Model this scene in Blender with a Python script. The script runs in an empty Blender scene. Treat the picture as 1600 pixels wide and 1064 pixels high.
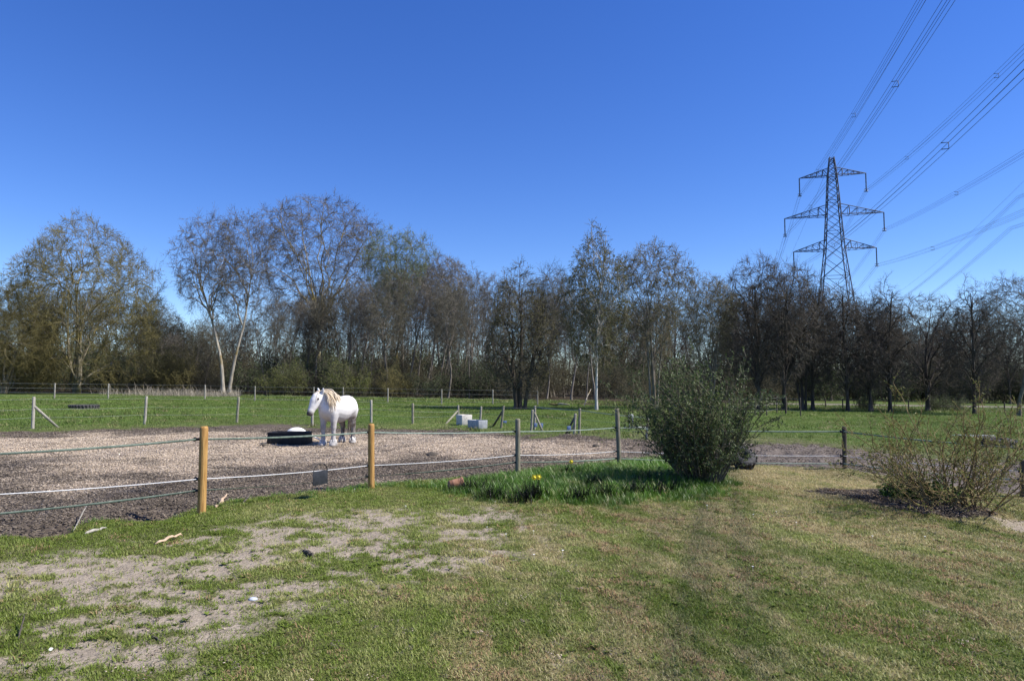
import bpy, math, random
import numpy as np
from mathutils import Vector

# ------------------------------------------------------------------ camera, sky, sun, exposure
sc = bpy.context.scene
COL = sc.collection
F = 1600 * 24 / 36.0
PITCH = math.atan((600 - 532) / F)
CAMZ = 1.7
cam_d = bpy.data.cameras.new('camera')
cam_d.lens = 24; cam_d.sensor_width = 36; cam_d.clip_start = 0.1; cam_d.clip_end = 5000
cam = bpy.data.objects.new('camera', cam_d); COL.objects.link(cam)
cam.location = (0, 0, CAMZ); cam.rotation_euler = (math.pi / 2 + PITCH, 0, 0)
sc.camera = cam

SUN_EL = math.radians(48)
SUN_DIR = Vector((1.0, -0.13, 0)).normalized()          # horizontal direction towards the sun
world = bpy.data.worlds.new('World'); sc.world = world; world.use_nodes = True
wn = world.node_tree.nodes; wl = world.node_tree.links
bg = wn['Background']
sky = wn.new('ShaderNodeTexSky'); sky.sky_type = 'NISHITA'; sky.sun_disc = False
sky.sun_elevation = SUN_EL
sky.sun_rotation = math.atan2(SUN_DIR.x, SUN_DIR.y)
sky.altitude = 0; sky.air_density = 1.0; sky.dust_density = 0.0; sky.ozone_density = 6.0
hsv = wn.new('ShaderNodeHueSaturation'); hsv.inputs['Hue'].default_value = .518; hsv.inputs['Saturation'].default_value = 1.22      # the photograph's saturated rendering of the whole sky
hsv.inputs['Value'].default_value = 1.0
wl.new(sky.outputs['Color'], hsv.inputs['Color']); wl.new(hsv.outputs['Color'], bg.inputs['Color'])
bg.inputs['Strength'].default_value = 0.115
sun_d = bpy.data.lights.new('sun', 'SUN'); sun_d.energy = 5.0; sun_d.angle = math.radians(0.53)
sun_d.color = (1.0, 0.94, 0.85)
sun = bpy.data.objects.new('sun', sun_d); COL.objects.link(sun)
sv = Vector((SUN_DIR.x * math.cos(SUN_EL), SUN_DIR.y * math.cos(SUN_EL), math.sin(SUN_EL)))
sun.rotation_euler = sv.to_track_quat('Z', 'Y').to_euler()
sun.location = (60, -20, 60)
vs = sc.view_settings
vs.view_transform = 'Standard'; vs.look = 'None'; vs.exposure = 0.62; vs.gamma = 1.0; vs.use_curve_mapping = False

random.seed(7)
RNG = np.random.default_rng(11)
PI = math.pi

# ------------------------------------------------------------------ noise and terrain
def vnoise(x, y, seed=0):
    x = np.asarray(x, float); y = np.asarray(y, float)
    xi = np.floor(x).astype(np.int64); yi = np.floor(y).astype(np.int64)
    fx = x - xi; fy = y - yi
    fx = fx * fx * (3 - 2 * fx); fy = fy * fy * (3 - 2 * fy)
    def h(a, b):
        v = (a * 374761393 + b * 668265263 + seed * 974711) & 0xffffffff
        v = ((v ^ (v >> 13)) * 1274126177) & 0xffffffff
        v = ((v ^ (v >> 16)) * 2246822519) & 0xffffffff
        return ((v ^ (v >> 13)) & 0xffffff) / float(0xffffff)
    a = h(xi, yi); b = h(xi + 1, yi); c = h(xi, yi + 1); d = h(xi + 1, yi + 1)
    return (a * (1 - fx) + b * fx) * (1 - fy) + (c * (1 - fx) + d * fx) * fy

def fbm(x, y, seed=0, octv=4, gain=.5):
    s = 0; a = 1; t = 0
    for o in range(octv):
        s = s + a * vnoise(x * 2 ** o, y * 2 ** o, seed + o * 17); t += a; a *= gain
    return s / t

def sstep(a, b, x):
    t = np.clip((x - a) / (b - a), 0, 1)
    return t * t * (3 - 2 * t)

def plane_z(x, y): return -0.016 * x

def ray(u, v):
    X = (u - 800) / F; Y = -(v - 532) / F
    return X, math.cos(PITCH) - Y * math.sin(PITCH), math.sin(PITCH) + Y * math.cos(PITCH)

def G(u, v):                                   # ground point seen at a photograph position
    X, Y, Z = ray(u, v)
    t = -CAMZ / (Z + 0.016 * X)
    return X * t, Y * t

def H_at(v, y, u=800):                         # height of photograph row v at distance y
    X, Y, Z = ray(u, v)
    return CAMZ + Z / Y * y

def X_at(u, y, v=600):
    X, Y, Z = ray(u, v)
    return X / Y * y

# border curves of the bare paddock, in ground coordinates
EA = np.array([G(u, v) for u, v in [(-420, 852), (-200, 846), (0, 838), (100, 820), (200, 803), (300, 790), (400, 776), (500, 766),
      (580, 758), (640, 751), (700, 747), (800, 742), (900, 737), (970, 730), (1050, 728), (1130, 724), (1190, 725), (1280, 733),
      (1320, 736), (1400, 746), (1480, 760), (1600, 774), (1800, 795), (2000, 800)]])
EB = np.array([G(u, v) for u, v in [(-420, 690), (-200, 682), (0, 675), (100, 672), (250, 667), (400, 664), (560, 667), (700, 670),
      (770, 675), (850, 684), (930, 688), (1000, 690), (1100, 690), (1200, 693), (1290, 698), (1400, 710), (1500, 720), (1600, 722), (1800, 730)]])
def yA(x): return np.interp(x, EA[:, 0], EA[:, 1])
def yB(x): return np.interp(x, EB[:, 0], EB[:, 1])

def poly_sd(px, py, poly):                     # signed distance, negative inside
    px = np.asarray(px, float); py = np.asarray(py, float)
    d = np.full(px.shape, 1e18); ins = np.zeros(px.shape, bool)
    n = len(poly)
    for i in range(n):
        ax, ay = poly[i]; bx, by = poly[(i + 1) % n]
        ex, ey = bx - ax, by - ay
        t = np.clip(((px - ax) * ex + (py - ay) * ey) / (ex * ex + ey * ey), 0, 1)
        d = np.minimum(d, (px - ax - t * ex) ** 2 + (py - ay - t * ey) ** 2)
        c = ((ay > py) != (by > py)) & (px < (bx - ax) * (py - ay) / ((by - ay) if by != ay else 1e-9) + ax)
        ins ^= c
    return np.where(ins, -1, 1) * np.sqrt(d)

P_BARE = [G(u, v) for u, v in [(-500, 880), (0, 872), (150, 850), (420, 800), (640, 785), (860, 790), (905, 830), (800, 890), (640, 920), (590, 940), (470, 970), (380, 1020), (330, 1090), (-500, 1090)]]
P_LUSH = [G(u, v) for u, v in [(640, 762), (740, 748), (880, 728), (980, 716), (1060, 712), (1130, 722), (1150, 752), (1145, 775), (1080, 785), (960, 792), (830, 790), (740, 782)]]
P_BED = [G(u, v) for u, v in [(1260, 768), (1390, 760), (1440, 768), (1530, 795), (1560, 812), (1500, 812), (1400, 795), (1330, 780)]]
P_PATH = [G(u, v) for u, v in [(1545, 806), (1600, 812), (1760, 830), (1760, 850), (1600, 832), (1560, 822)]]
P_RUT = [G(u, v) for u, v in [(1180, 694), (1260, 694), (1340, 704), (1450, 718), (1620, 728), (1620, 760), (1460, 740), (1330, 722), (1200, 712)]]
P_WOOD = [(-140, 72), (-60, 71), (-30, 74), (-12, 74), (-2, 70), (6, 58), (10, 57), (16, 64), (30, 70), (30, 200), (-140, 200)]

def masks(x, y):
    x = np.asarray(x, float); y = np.asarray(y, float)
    n1 = fbm(x * 0.9, y * 0.9, 3); n2 = fbm(x * 3.1, y * 3.1, 9); n3 = fbm(x * 0.25, y * 0.25, 21)
    nf = fbm(x * 8, y * 8, 31, 3)
    dA = y - yA(x); dB = y - yB(x)
    pad = sstep(-.12, .12, dA + (n2 - .5) * .9 + (nf - .5) * .5) * (1 - sstep(-.6, .6, dB + (n1 - .5) * 5 + (n2 - .5) * 2))
    field = sstep(-1.2, 1.6, dB + (n1 - .5) * 5 + (n2 - .5) * 2)
    lawn = 1 - sstep(-.12, .12, dA + (n2 - .5) * .9 + (nf - .5) * .5)
    lush = (1 - sstep(-.75, .35, poly_sd(x, y, P_LUSH) + (n2 - .5) * 1.1 + (nf - .5) * .5)) * (1 - sstep(-1, 3, x - 4.4))
    bz = 1 - sstep(-.8, .5, poly_sd(x, y, P_BARE))
    nx = fbm(x * 14, y * 14, 37, 3)
    pat = fbm(x * 2.3 + .5 * n2, y * 3.4, 5, 6, .74) * .5 + fbm(x * .6, y * .8, 15) * .18 + nf * .18 + nx * .22
    bare = lawn * bz * sstep(.455, .6, pat)
    bare = np.maximum(bare, lawn * (1 - bz) * .5 * sstep(.63, .72, pat) * (y < 9))
    bare = np.maximum(bare, lawn * (1 - sstep(-.1, .15, poly_sd(x, y, P_PATH) + (n2 - .5) * .3)))
    bed = lawn * (1 - sstep(-.15, .15, poly_sd(x, y, P_BED) + (n2 - .5) * .5))
    # straw: raked moss and dead grass in streaks that run up the lawn
    sx = x + .22 * y
    st = fbm(sx * 3.4 + n1 * .8, y * .8, 41, 5, .68) * .55 + nf * .2 + n2 * .12 + fbm(x * 14, y * 14, 37, 3) * .13
    right = sstep(-2.2, 1.2, x - .12 * (y - 6) + (n1 - .5) * 1.5)
    strw = lawn * (.35 + .65 * right) * (.06 + .7 * sstep(.4, .62, st + .05 * sstep(5, 11, y) * right))
    strw = np.maximum(strw, lawn * sstep(9.5, 12.5, y) * sstep(2.5, 4, x) * (.45 + .55 * sstep(.4, .55, st)))
    strw *= (1 - lush)
    mid = np.clip(dA / np.maximum(yB(x) - yA(x), .5), 0, 1)
    pale = pad * sstep(.08, .62, mid + (n1 - .5) * .7 + (n3 - .5) * .5) * (1 - sstep(.74, .92, mid + (n1 - .5) * .3)) * (1 - sstep(1, 5, x))
    mud = pad * sstep(2, 6.5, x + (n1 - .5) * 2)
    rut = (1 - sstep(-.2, .4, poly_sd(x, y, P_RUT) + (n2 - .5) * .8))
    worn = field * (1 - sstep(0, 7.5, dB + (n1 - .5) * 7)) * (.45 + .4 * sstep(0, 6, x))
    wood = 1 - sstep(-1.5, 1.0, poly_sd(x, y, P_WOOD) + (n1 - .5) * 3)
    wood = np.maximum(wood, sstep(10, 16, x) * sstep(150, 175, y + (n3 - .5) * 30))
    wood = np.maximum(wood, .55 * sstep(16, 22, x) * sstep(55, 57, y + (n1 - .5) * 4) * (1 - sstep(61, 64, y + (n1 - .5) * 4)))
    # pale lane beyond the right hand trees
    lane = sstep(22, 30, x) * sstep(71, 72.5, y - .05 * x) * (1 - sstep(78, 80, y - .05 * x)) * (1 - sstep(-30, 20, x - 110))
    return dict(pad=pad, field=field, lawn=lawn, lush=lush, bare=bare, bed=bed, straw=strw, pale=pale, mud=mud, rut=rut, worn=worn, wood=wood, lane=lane, n1=n1, n2=n2, nf=nf, n3=n3)

def relief(x, y, m=None):
    x = np.asarray(x, float); y = np.asarray(y, float)
    if m is None: m = masks(x, y)
    near = 1 - sstep(20, 50, np.hypot(x, y))
    z = (fbm(x * .5, y * .5, 61) - .5) * .07
    z = z + near * (m['nf'] - .5) * .035 * (.5 + .5 * m['lawn'])
    z = z - m['bare'] * .018 - m['pad'] * .05
    hoof = fbm(x * 3.5, y * 3.5, 71, 3)
    z = z + m['rut'] * (hoof - .42) * .26 + m['mud'] * (hoof - .5) * .08 + m['pad'] * near * (hoof - .5) * .05
    z = z + m['bed'] * (.03 + (hoof - .5) * .08)
    for (px, py, r, h) in HUMPS:
        z = z + h * np.exp(-((x - px) ** 2 + ((y - py) * .8) ** 2) / r ** 2) * (.6 + .8 * hoof)
    return z
HUMPS = [G(897, 687) + (.8, .16), G(1010, 700) + (.9, .18), G(960, 694) + (1.2, .1), G(235, 799) + (.42, -.2), G(85, 826) + (.3, -.16), G(200, 806) + (.4, .05), G(1300, 731) + (.5, .08)]

def gz(x, y):
    return float(plane_z(x, y) + relief(np.array([x]), np.array([y]))[0])
def ground(u, v, sink=0.0):
    x, y = G(u, v)
    return Vector((x, y, gz(x, y) - sink))

# ------------------------------------------------------------------ mesh helpers
def mesh_np(name, V, faces, mat=None, smooth=True, mat_idx=None):
    me = bpy.data.meshes.new(name)
    V = np.asarray(V, np.float32).reshape(-1, 3)
    me.vertices.add(len(V)); me.vertices.foreach_set('co', V.ravel())
    loops = []; starts = []; off = 0
    for Fa in faces:
        Fa = np.asarray(Fa, np.int32)
        if len(Fa) == 0: continue
        k = Fa.shape[1]
        loops.append(Fa.ravel()); starts.append(off + np.arange(len(Fa), dtype=np.int32) * k); off += Fa.size
    if loops:
        loops = np.concatenate(loops); starts = np.concatenate(starts)
        me.loops.add(len(loops)); me.loops.foreach_set('vertex_index', loops)
        me.polygons.add(len(starts)); me.polygons.foreach_set('loop_start', starts)
        if smooth: me.polygons.foreach_set('use_smooth', np.ones(len(starts), bool))
    me.update(calc_edges=True); me.validate()
    if mat:
        for m_ in (mat if isinstance(mat, (list, tuple)) else [mat]): me.materials.append(m_)
    return me

def norm(a):
    return a / np.maximum(np.linalg.norm(a, axis=-1, keepdims=True), 1e-9)

class MB:
    def __init__(self): self.V = []; self.Q = []; self.T = []; self.n = 0
    def add(self, V, Q=None, T=None):
        V = np.asarray(V, float).reshape(-1, 3)
        if Q is not None and len(Q): self.Q.append(np.asarray(Q, int) + self.n)
        if T is not None and len(T): self.T.append(np.asarray(T, int) + self.n)
        self.V.append(V); self.n += len(V); return self
    def tubes(self, P, R, sides=4, caps=False, flat=None):
        P = np.asarray(P, float); R = np.asarray(R, float)
        if P.ndim == 2: P = P[None]
        if R.ndim == 1: R = R[None]
        B, n, _ = P.shape
        R = np.broadcast_to(R, (B, n))
        T = np.empty_like(P); T[:, 1:-1] = P[:, 2:] - P[:, :-2]; T[:, 0] = P[:, 1] - P[:, 0]; T[:, -1] = P[:, -1] - P[:, -2]
        T = norm(T)
        ch = norm(P[:, -1] - P[:, 0])
        ref = np.where(np.abs(ch[:, 2:3]) > .8, np.array([[1., .13, 0]]), np.array([[0, 0, 1.]]))
        E1 = norm(np.cross(T, ref[:, None, :])); E2 = np.cross(T, E1)
        a = np.arange(sides) * 2 * PI / sides + (PI / 4 if sides == 4 else 0)
        fw, fh = flat if flat else (1, 1)
        V = P[:, :, None, :] + R[:, :, None, None] * (np.cos(a)[None, None, :, None] * E1[:, :, None, :] * fw + np.sin(a)[None, None, :, None] * E2[:, :, None, :] * fh)
        idx = np.arange(B * n * sides).reshape(B, n, sides)
        A = idx[:, :-1]; D = idx[:, 1:]
        Q = np.stack([A, np.roll(A, -1, 2), np.roll(D, -1, 2), D], -1).reshape(-1, 4)
        Tr = []
        if caps:
            for k in range(1, sides - 1):
                Tr.append(np.stack([idx[:, -1, 0], idx[:, -1, k], idx[:, -1, k + 1]], -1))
                Tr.append(np.stack([idx[:, 0, 0], idx[:, 0, k + 1], idx[:, 0, k]], -1))
            Tr = np.concatenate(Tr)
        self.add(V, Q, Tr if caps else None); return self
    def rings(self, C, A, B_, n=14, caps=True):
        # loft: ring k has centre C[k] and half axes A[k], B_[k] (vectors)
        C = np.asarray(C, float); A = np.asarray(A, float); B_ = np.asarray(B_, float)
        a = np.arange(n) * 2 * PI / n
        V = C[:, None] + np.cos(a)[None, :, None] * A[:, None] + np.sin(a)[None, :, None] * B_[:, None]
        m = len(C); idx = np.arange(m * n).reshape(m, n)
        Q = np.stack([idx[:-1], np.roll(idx[:-1], -1, 1), np.roll(idx[1:], -1, 1), idx[1:]], -1).reshape(-1, 4)
        T = []
        V = V.reshape(-1, 3)
        if caps:
            V = np.concatenate([V, C[:1], C[-1:]]); c0 = m * n; c1 = c0 + 1
            T = [(c0, idx[0, (k + 1) % n], idx[0, k]) for k in range(n)] + [(c1, idx[-1, k], idx[-1, (k + 1) % n]) for k in range(n)]
        self.add(V, Q, T); return self
    def box(self, c, s, rz=0, taper=1.0):
        x, y, z = [q / 2 for q in s]
        v = np.array([(-x, -y, -z), (x, -y, -z), (x, y, -z), (-x, y, -z), (-x * taper, -y * taper, z), (x * taper, -y * taper, z), (x * taper, y * taper, z), (-x * taper, y * taper, z)])
        ca, sa = math.cos(rz), math.sin(rz)
        v = np.stack([v[:, 0] * ca - v[:, 1] * sa, v[:, 0] * sa + v[:, 1] * ca, v[:, 2]], 1) + np.array(c)
        self.add(v, [(0, 3, 2, 1), (4, 5, 6, 7), (0, 1, 5, 4), (1, 2, 6, 5), (2, 3, 7, 6), (3, 0, 4, 7)]); return self
    def cards(self, C, D, Wd, L, W, fold=.25):
        # leaf blades: centre line from C along D (unit) of length L, half width W along Wd; diamond of two folded triangles
        C = np.asarray(C); L = np.asarray(L)[:, None]; W = np.asarray(W)[:, None]
        Nn = np.cross(D, Wd)
        mid = C + D * L * .45
        V = np.stack([C, mid + Wd * W + Nn * W * fold, C + D * L, mid - Wd * W + Nn * W * fold], 1)
        i = np.arange(len(C)) * 4
        T = np.concatenate([np.stack([i, i + 1, i + 2], -1), np.stack([i, i + 2, i + 3], -1)])
        self.add(V, None, T); return self
    def mesh(self, name, mat, smooth=True):
        return mesh_np(name, np.concatenate(self.V), [np.concatenate(self.Q) if self.Q else [], np.concatenate(self.T) if self.T else []], mat, smooth)
    def build(self, name, mat, parent=None, smooth=True, bevel=None):
        o = link(name, self.mesh(name, mat, smooth), parent)
        if bevel:
            b = o.modifiers.new('bevel', 'BEVEL'); b.width = bevel; b.segments = 2; b.limit_method = 'ANGLE'; b.angle_limit = .6
        return o

def link(name, data, parent=None):
    o = bpy.data.objects.new(name, data); COL.objects.link(o)
    if parent: o.parent = parent
    return o
def tag(o, label, cat, group=None):
    o['label'] = label; o['category'] = cat
    if group: o['group'] = group
    return o
def thing(name, label, cat, loc=(0, 0, 0), rz=0, group=None, scale=None):
    o = bpy.data.objects.new(name, None); COL.objects.link(o)
    o.location = loc; o.rotation_euler = (0, 0, rz); o.empty_display_size = .2
    if scale: o.scale = scale
    return tag(o, label, cat, group)

# ------------------------------------------------------------------ materials
def new_mat(name):
    m = bpy.data.materials.new(name); m.use_nodes = True
    nt = m.node_tree; b = nt.nodes['Principled BSDF']
    return m, nt, b
def N(nt, t, **kw):
    n = nt.nodes.new(t)
    for k, v in kw.items():
        if hasattr(n, k): setattr(n, k, v)
    return n
def noise(nt, vec, scale, detail=4, rough=.6, dist=0):
    n = nt.nodes.new('ShaderNodeTexNoise')
    n.inputs['Scale'].default_value = scale; n.inputs['Detail'].default_value = detail
    n.inputs['Roughness'].default_value = rough; n.inputs['Distortion'].default_value = dist
    if vec is not None: nt.links.new(vec, n.inputs['Vector'])
    return n.outputs['Fac']
def ramp(nt, fac, stops):
    r = nt.nodes.new('ShaderNodeValToRGB')
    e = r.color_ramp.elements
    e[0].position, e[0].color = stops[0][0], (*stops[0][1], 1)
    e[1].position, e[1].color = stops[-1][0], (*stops[-1][1], 1)
    for p, c in stops[1:-1]:
        k = e.new(p); k.color = (*c, 1)
    nt.links.new(fac, r.inputs['Fac']); return r.outputs['Color']
def mix(nt, fac, a, b, typ='MIX'):
    n = nt.nodes.new('ShaderNodeMix'); n.data_type = 'RGBA'; n.blend_type = typ
    for s, v in ((n.inputs[0], fac), (n.inputs[6], a), (n.inputs[7], b)):
        if isinstance(v, (int, float)): s.default_value = v
        elif isinstance(v, tuple): s.default_value = (*v, 1)
        else: nt.links.new(v, s)
    return n.outputs[2]
def maths(nt, op, a, b=None):
    n = nt.nodes.new('ShaderNodeMath'); n.operation = op
    for s, v in ((n.inputs[0], a), (n.inputs[1], b)):
        if v is None: continue
        if isinstance(v, (int, float)): s.default_value = v
        else: nt.links.new(v, s)
    return n.outputs[0]
def objco(nt):
    return nt.nodes.new('ShaderNodeTexCoord').outputs['Object']
def bump(nt, b, h, strength=.4, dist=.02):
    n = nt.nodes.new('ShaderNodeBump'); n.inputs['Strength'].default_value = strength; n.inputs['Distance'].default_value = dist
    nt.links.new(h, n.inputs['Height']); nt.links.new(n.outputs['Normal'], b.inputs['Normal'])

def mat_noise(name, c1, c2, scale=8, rough=.8, bmp=.3, stretch=None, var=0.0, spec=.3, c3=None, detail=5):
    m, nt, b = new_mat(name)
    co = objco(nt)
    if stretch:
        mp = nt.nodes.new('ShaderNodeMapping'); mp.inputs['Scale'].default_value = stretch
        nt.links.new(co, mp.inputs['Vector']); co = mp.outputs['Vector']
    f = noise(nt, co, scale, detail)
    st = [(.32, c1), (.68, c2)] if c3 is None else [(.3, c1), (.5, c2), (.7, c3)]
    c = ramp(nt, f, st)
    if var:
        oi = nt.nodes.new('ShaderNodeObjectInfo')
        hs = nt.nodes.new('ShaderNodeHueSaturation')
        v = nt.nodes.new('ShaderNodeMapRange'); v.inputs['To Min'].default_value = 1 - var; v.inputs['To Max'].default_value = 1 + var
        nt.links.new(oi.outputs['Random'], v.inputs['Value']); nt.links.new(v.outputs[0], hs.inputs['Value'])
        nt.links.new(c, hs.inputs['Color']); c = hs.outputs['Color']
    nt.links.new(c, b.inputs['Base Color'])
    b.inputs['Roughness'].default_value = rough; b.inputs['Specular IOR Level'].default_value = spec
    if bmp: bump(nt, b, f, bmp)
    return m

M = {}
M['new_wood'] = mat_noise('new_wood', (.22, .11, .028), (.4, .225, .07), 7, .7, .5, (7, 7, .5), c3=(.47, .29, .1), detail=8)
M['old_wood'] = mat_noise('old_wood', (.14, .13, .09), (.30, .28, .21), 7, .85, .4, (6, 6, .7), var=.15)
M['dark_wood'] = mat_noise('dark_wood', (.045, .038, .028), (.13, .11, .085), 7, .85, .4, (6, 6, .8), var=.2)
M['grey_wood'] = mat_noise('grey_wood', (.2, .185, .15), (.4, .375, .32), 7, .85, .4, (6, 6, .8), var=.15)
M['tape'] = mat_noise('tape', (.1, .14, .11), (.2, .25, .205), 14, .6, .1, spec=.3)
M['rope'] = mat_noise('rope', (.55, .56, .57), (.8, .8, .8), 40, .6, .1)
M['wire'] = mat_noise('wire', (.2, .22, .21), (.36, .38, .37), 5, .45, 0, spec=.5)
M['black_plastic'] = mat_noise('black_plastic', (.006, .006, .007), (.017, .017, .018), 12, .55, .1, spec=.3)
M['rubber'] = mat_noise('rubber', (.02, .02, .021), (.075, .073, .07), 16, .8, .3)
M['concrete'] = mat_noise('concrete', (.4, .37, .31), (.62, .59, .53), 9, .85, .3, c3=(.3, .26, .2))
M['galv'] = mat_noise('galv', (.24, .25, .26), (.42, .43, .44), 10, .5, .1, spec=.5)
M['blue_plate'] = mat_noise('blue_plate', (.13, .19, .37), (.24, .31, .48), 20, .5, .05)
M['slate_plate'] = mat_noise('slate_plate', (.018, .02, .024), (.035, .038, .045), 20, .5, .05)
M['steel'] = mat_noise('steel', (.05, .06, .085), (.11, .125, .165), 2, .6, 0, spec=.3)
M['conductor'] = mat_noise('conductor', (.05, .06, .08), (.1, .115, .14), 2, .6, 0, spec=.2)
M['insul'] = mat_noise('insul', (.05, .065, .09), (.12, .14, .17), 4, .3, 0)
M['stone'] = mat_noise('stone', (.3, .33, .38), (.55, .58, .62), 14, .8, .2)
M['clay'] = mat_noise('clay', (.2, .09, .05), (.36, .2, .13), 12, .8, .3)
M['bark_pale'] = mat_noise('bark_pale', (.34, .22, .13), (.62, .47, .33), 12, .8, .3, (2, 2, 2))
M['white_bag'] = mat_noise('white_bag', (.68, .68, .64), (.82, .82, .79), 9, .7, .3)
M['petal'] = mat_noise('petal', (.8, .62, .03), (.85, .72, .08), 9, .6, 0)
M['daisy'] = mat_noise('daisy', (.75, .75, .72), (.85, .85, .83), 9, .6, 0)
M['puddle'] = mat_noise('puddle', (.34, .35, .36), (.5, .5, .5), 9, .25, .05, spec=.5)

def leaf_mat(name, c1, c2, trans=.35, rough=.5, spec=.3, attr=None, scale=.8, fine=0, fleck=None):
    m, nt, b = new_mat(name)
    geo = nt.nodes.new('ShaderNodeNewGeometry')
    co = objco(nt)
    f = noise(nt, co, scale, 3)
    r = geo.outputs['Random Per Island']
    fac = maths(nt, 'ADD', maths(nt, 'MULTIPLY', f, .55), maths(nt, 'MULTIPLY', r, .45))
    c = ramp(nt, fac, [(.25, c1), (.75, c2)])
    if fleck:
        k = ramp(nt, r, [(fleck[1] - .01, (0, 0, 0)), (fleck[1] + .01, (1, 1, 1))])
        c = mix(nt, k, c, fleck[0])
    if attr:
        a = nt.nodes.new('ShaderNodeAttribute'); a.attribute_type = 'INSTANCER'; a.attribute_name = 'tint'
        t = maths(nt, 'ADD', a.outputs['Fac'], maths(nt, 'MULTIPLY', maths(nt, 'SUBTRACT', r, .5), .45))
        c2_ = ramp(nt, r, [(0, attr[0]), (1, attr[1])])
        tt = nt.nodes.new('ShaderNodeMapRange'); tt.inputs['From Min'].default_value = .15; tt.inputs['From Max'].default_value = .85
        nt.links.new(t, tt.inputs['Value'])
        c = mix(nt, tt.outputs[0], c, c2_)
        h = nt.nodes.new('ShaderNodeAttribute'); h.attribute_type = 'INSTANCER'; h.attribute_name = 'val'
        c = mix(nt, 1.0, c, h.outputs['Color'], 'MULTIPLY')
    nt.links.new(c, b.inputs['Base Color'])
    b.inputs['Roughness'].default_value = rough; b.inputs['Specular IOR Level'].default_value = spec
    if trans:
        out = nt.nodes['Material Output']
        tr = nt.nodes.new('ShaderNodeBsdfTranslucent'); nt.links.new(c, tr.inputs['Color'])
        ms = nt.nodes.new('ShaderNodeMixShader'); ms.inputs[0].default_value = trans
        nt.links.new(b.outputs[0], ms.inputs[1]); nt.links.new(tr.outputs[0], ms.inputs[2])
        nt.links.new(ms.outputs[0], out.inputs['Surface'])
    return m
STRAW = ((.3, .235, .1), (.54, .455, .25))
M['blade'] = leaf_mat('blade', (.092, .142, .015), (.212, .288, .042), .35, .5, .25, STRAW, .6)
M['lush_blade'] = leaf_mat('lush_blade', (.04, .115, .01), (.115, .25, .026), .35, .4, .35, STRAW, .9)
M['field_blade'] = leaf_mat('field_blade', (.08, .14, .02), (.15, .235, .045), .3, .55, .2, STRAW, .3)
M['chip'] = leaf_mat('chip', (.095, .076, .06), (.22, .18, .14), 0, .85, .2, ((.29, .232, .165), (.55, .455, .345)), 1)
M['leaf_dark'] = leaf_mat('leaf_dark', (.035, .06, .018), (.145, .19, .07), .3, .5, .2, None, 2)
M['leaf_laurel'] = leaf_mat('leaf_laurel', (.025, .06, .012), (.075, .145, .03), .3, .55, .2, None, 2)
M['leaf_bud'] = leaf_mat('leaf_bud', (.11, .13, .03), (.22, .24, .07), .4, .5, .2, None, 2)
M['leaf_olive'] = leaf_mat('leaf_olive', (.1, .088, .026), (.2, .175, .055), .3, .6, .2, None, .4)
M['leaf_birch'] = leaf_mat('leaf_birch', (.09, .095, .035), (.19, .19, .075), .35, .6, .2, None, .4)
M['leaf_green'] = leaf_mat('leaf_green', (.16, .23, .13), (.27, .36, .22), .4, .6, .2, None, .4)
M['leaf_key'] = leaf_mat('leaf_key', (.06, .05, .042), (.12, .1, .085), .1, .7, .2, None, .4)
M['leaf_brown'] = leaf_mat('leaf_brown', (.08, .07, .03), (.15, .13, .055), .2, .7, .2, None, .4)

M['reed'] = leaf_mat('reed', (.2, .175, .135), (.38, .34, .27), .2, .7, .2, None, 1)

def bark(name, c1, c2, c3, scale=1.6, var=.18, moss=None):
    m, nt, b = new_mat(name)
    co = objco(nt)
    mp = nt.nodes.new('ShaderNodeMapping'); mp.inputs['Scale'].default_value = (3, 3, .7); nt.links.new(co, mp.inputs['Vector'])
    f = noise(nt, mp.outputs[0], scale, 6, .65)
    c = ramp(nt, f, [(.3, c1), (.5, c2), (.72, c3)])
    if moss:
        g = noise(nt, co, .55, 3)
        k = ramp(nt, g, [(.5, (0, 0, 0)), (.62, (1, 1, 1))])
        c = mix(nt, k, c, moss)
    oi = nt.nodes.new('ShaderNodeObjectInfo'); hs = nt.nodes.new('ShaderNodeHueSaturation')
    v = nt.nodes.new('ShaderNodeMapRange'); v.inputs['To Min'].default_value = 1 - var; v.inputs['To Max'].default_value = 1 + var
    nt.links.new(oi.outputs['Random'], v.inputs['Value']); nt.links.new(v.outputs[0], hs.inputs['Value'])
    nt.links.new(c, hs.inputs['Color']); nt.links.new(hs.outputs['Color'], b.inputs['Base Color'])
    b.inputs['Roughness'].default_value = .9; b.inputs['Specular IOR Level'].default_value = .15
    bump(nt, b, f, .5, .04)
    return m
M['bark_grey'] = bark('bark_grey', (0.075, 0.065, 0.053), (0.180, 0.158, 0.128), (0.300, 0.270, 0.225))
M['bark_dark'] = bark('bark_dark', (0.030, 0.024, 0.020), (0.074, 0.061, 0.049), (0.135, 0.115, 0.095))
M['bark_ash'] = bark('bark_ash', (.16, .14, .11), (.3, .27, .22), (.45, .42, .35), moss=(.2, .15, .06))
M['bark_moss'] = bark('bark_moss', (.11, .095, .062), (.245, .215, .155), (.38, .34, .26), moss=(.24, .19, .06))
M['bark_birch'] = bark('bark_birch', (.1, .09, .08), (.5, .48, .44), (.68, .66, .61), 2.2)
M['twig_grey'] = bark('twig_grey', (.07, .063, .052), (.135, .123, .102), (.195, .178, .148))
M['twig_dark'] = bark('twig_dark', (.048, .042, .034), (.095, .084, .068), (.15, .134, .11))
M['twig_olive'] = bark('twig_olive', (.08, .07, .028), (.15, .13, .055), (.215, .19, .09))
M['twig_brown'] = bark('twig_brown', (.055, .052, .037), (.107, .1, .071), (.168, .155, .113))
M['twig_birch'] = bark('twig_birch', (0.084, 0.070, 0.049), (0.154, 0.133, 0.084), (0.224, 0.196, 0.126))
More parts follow.
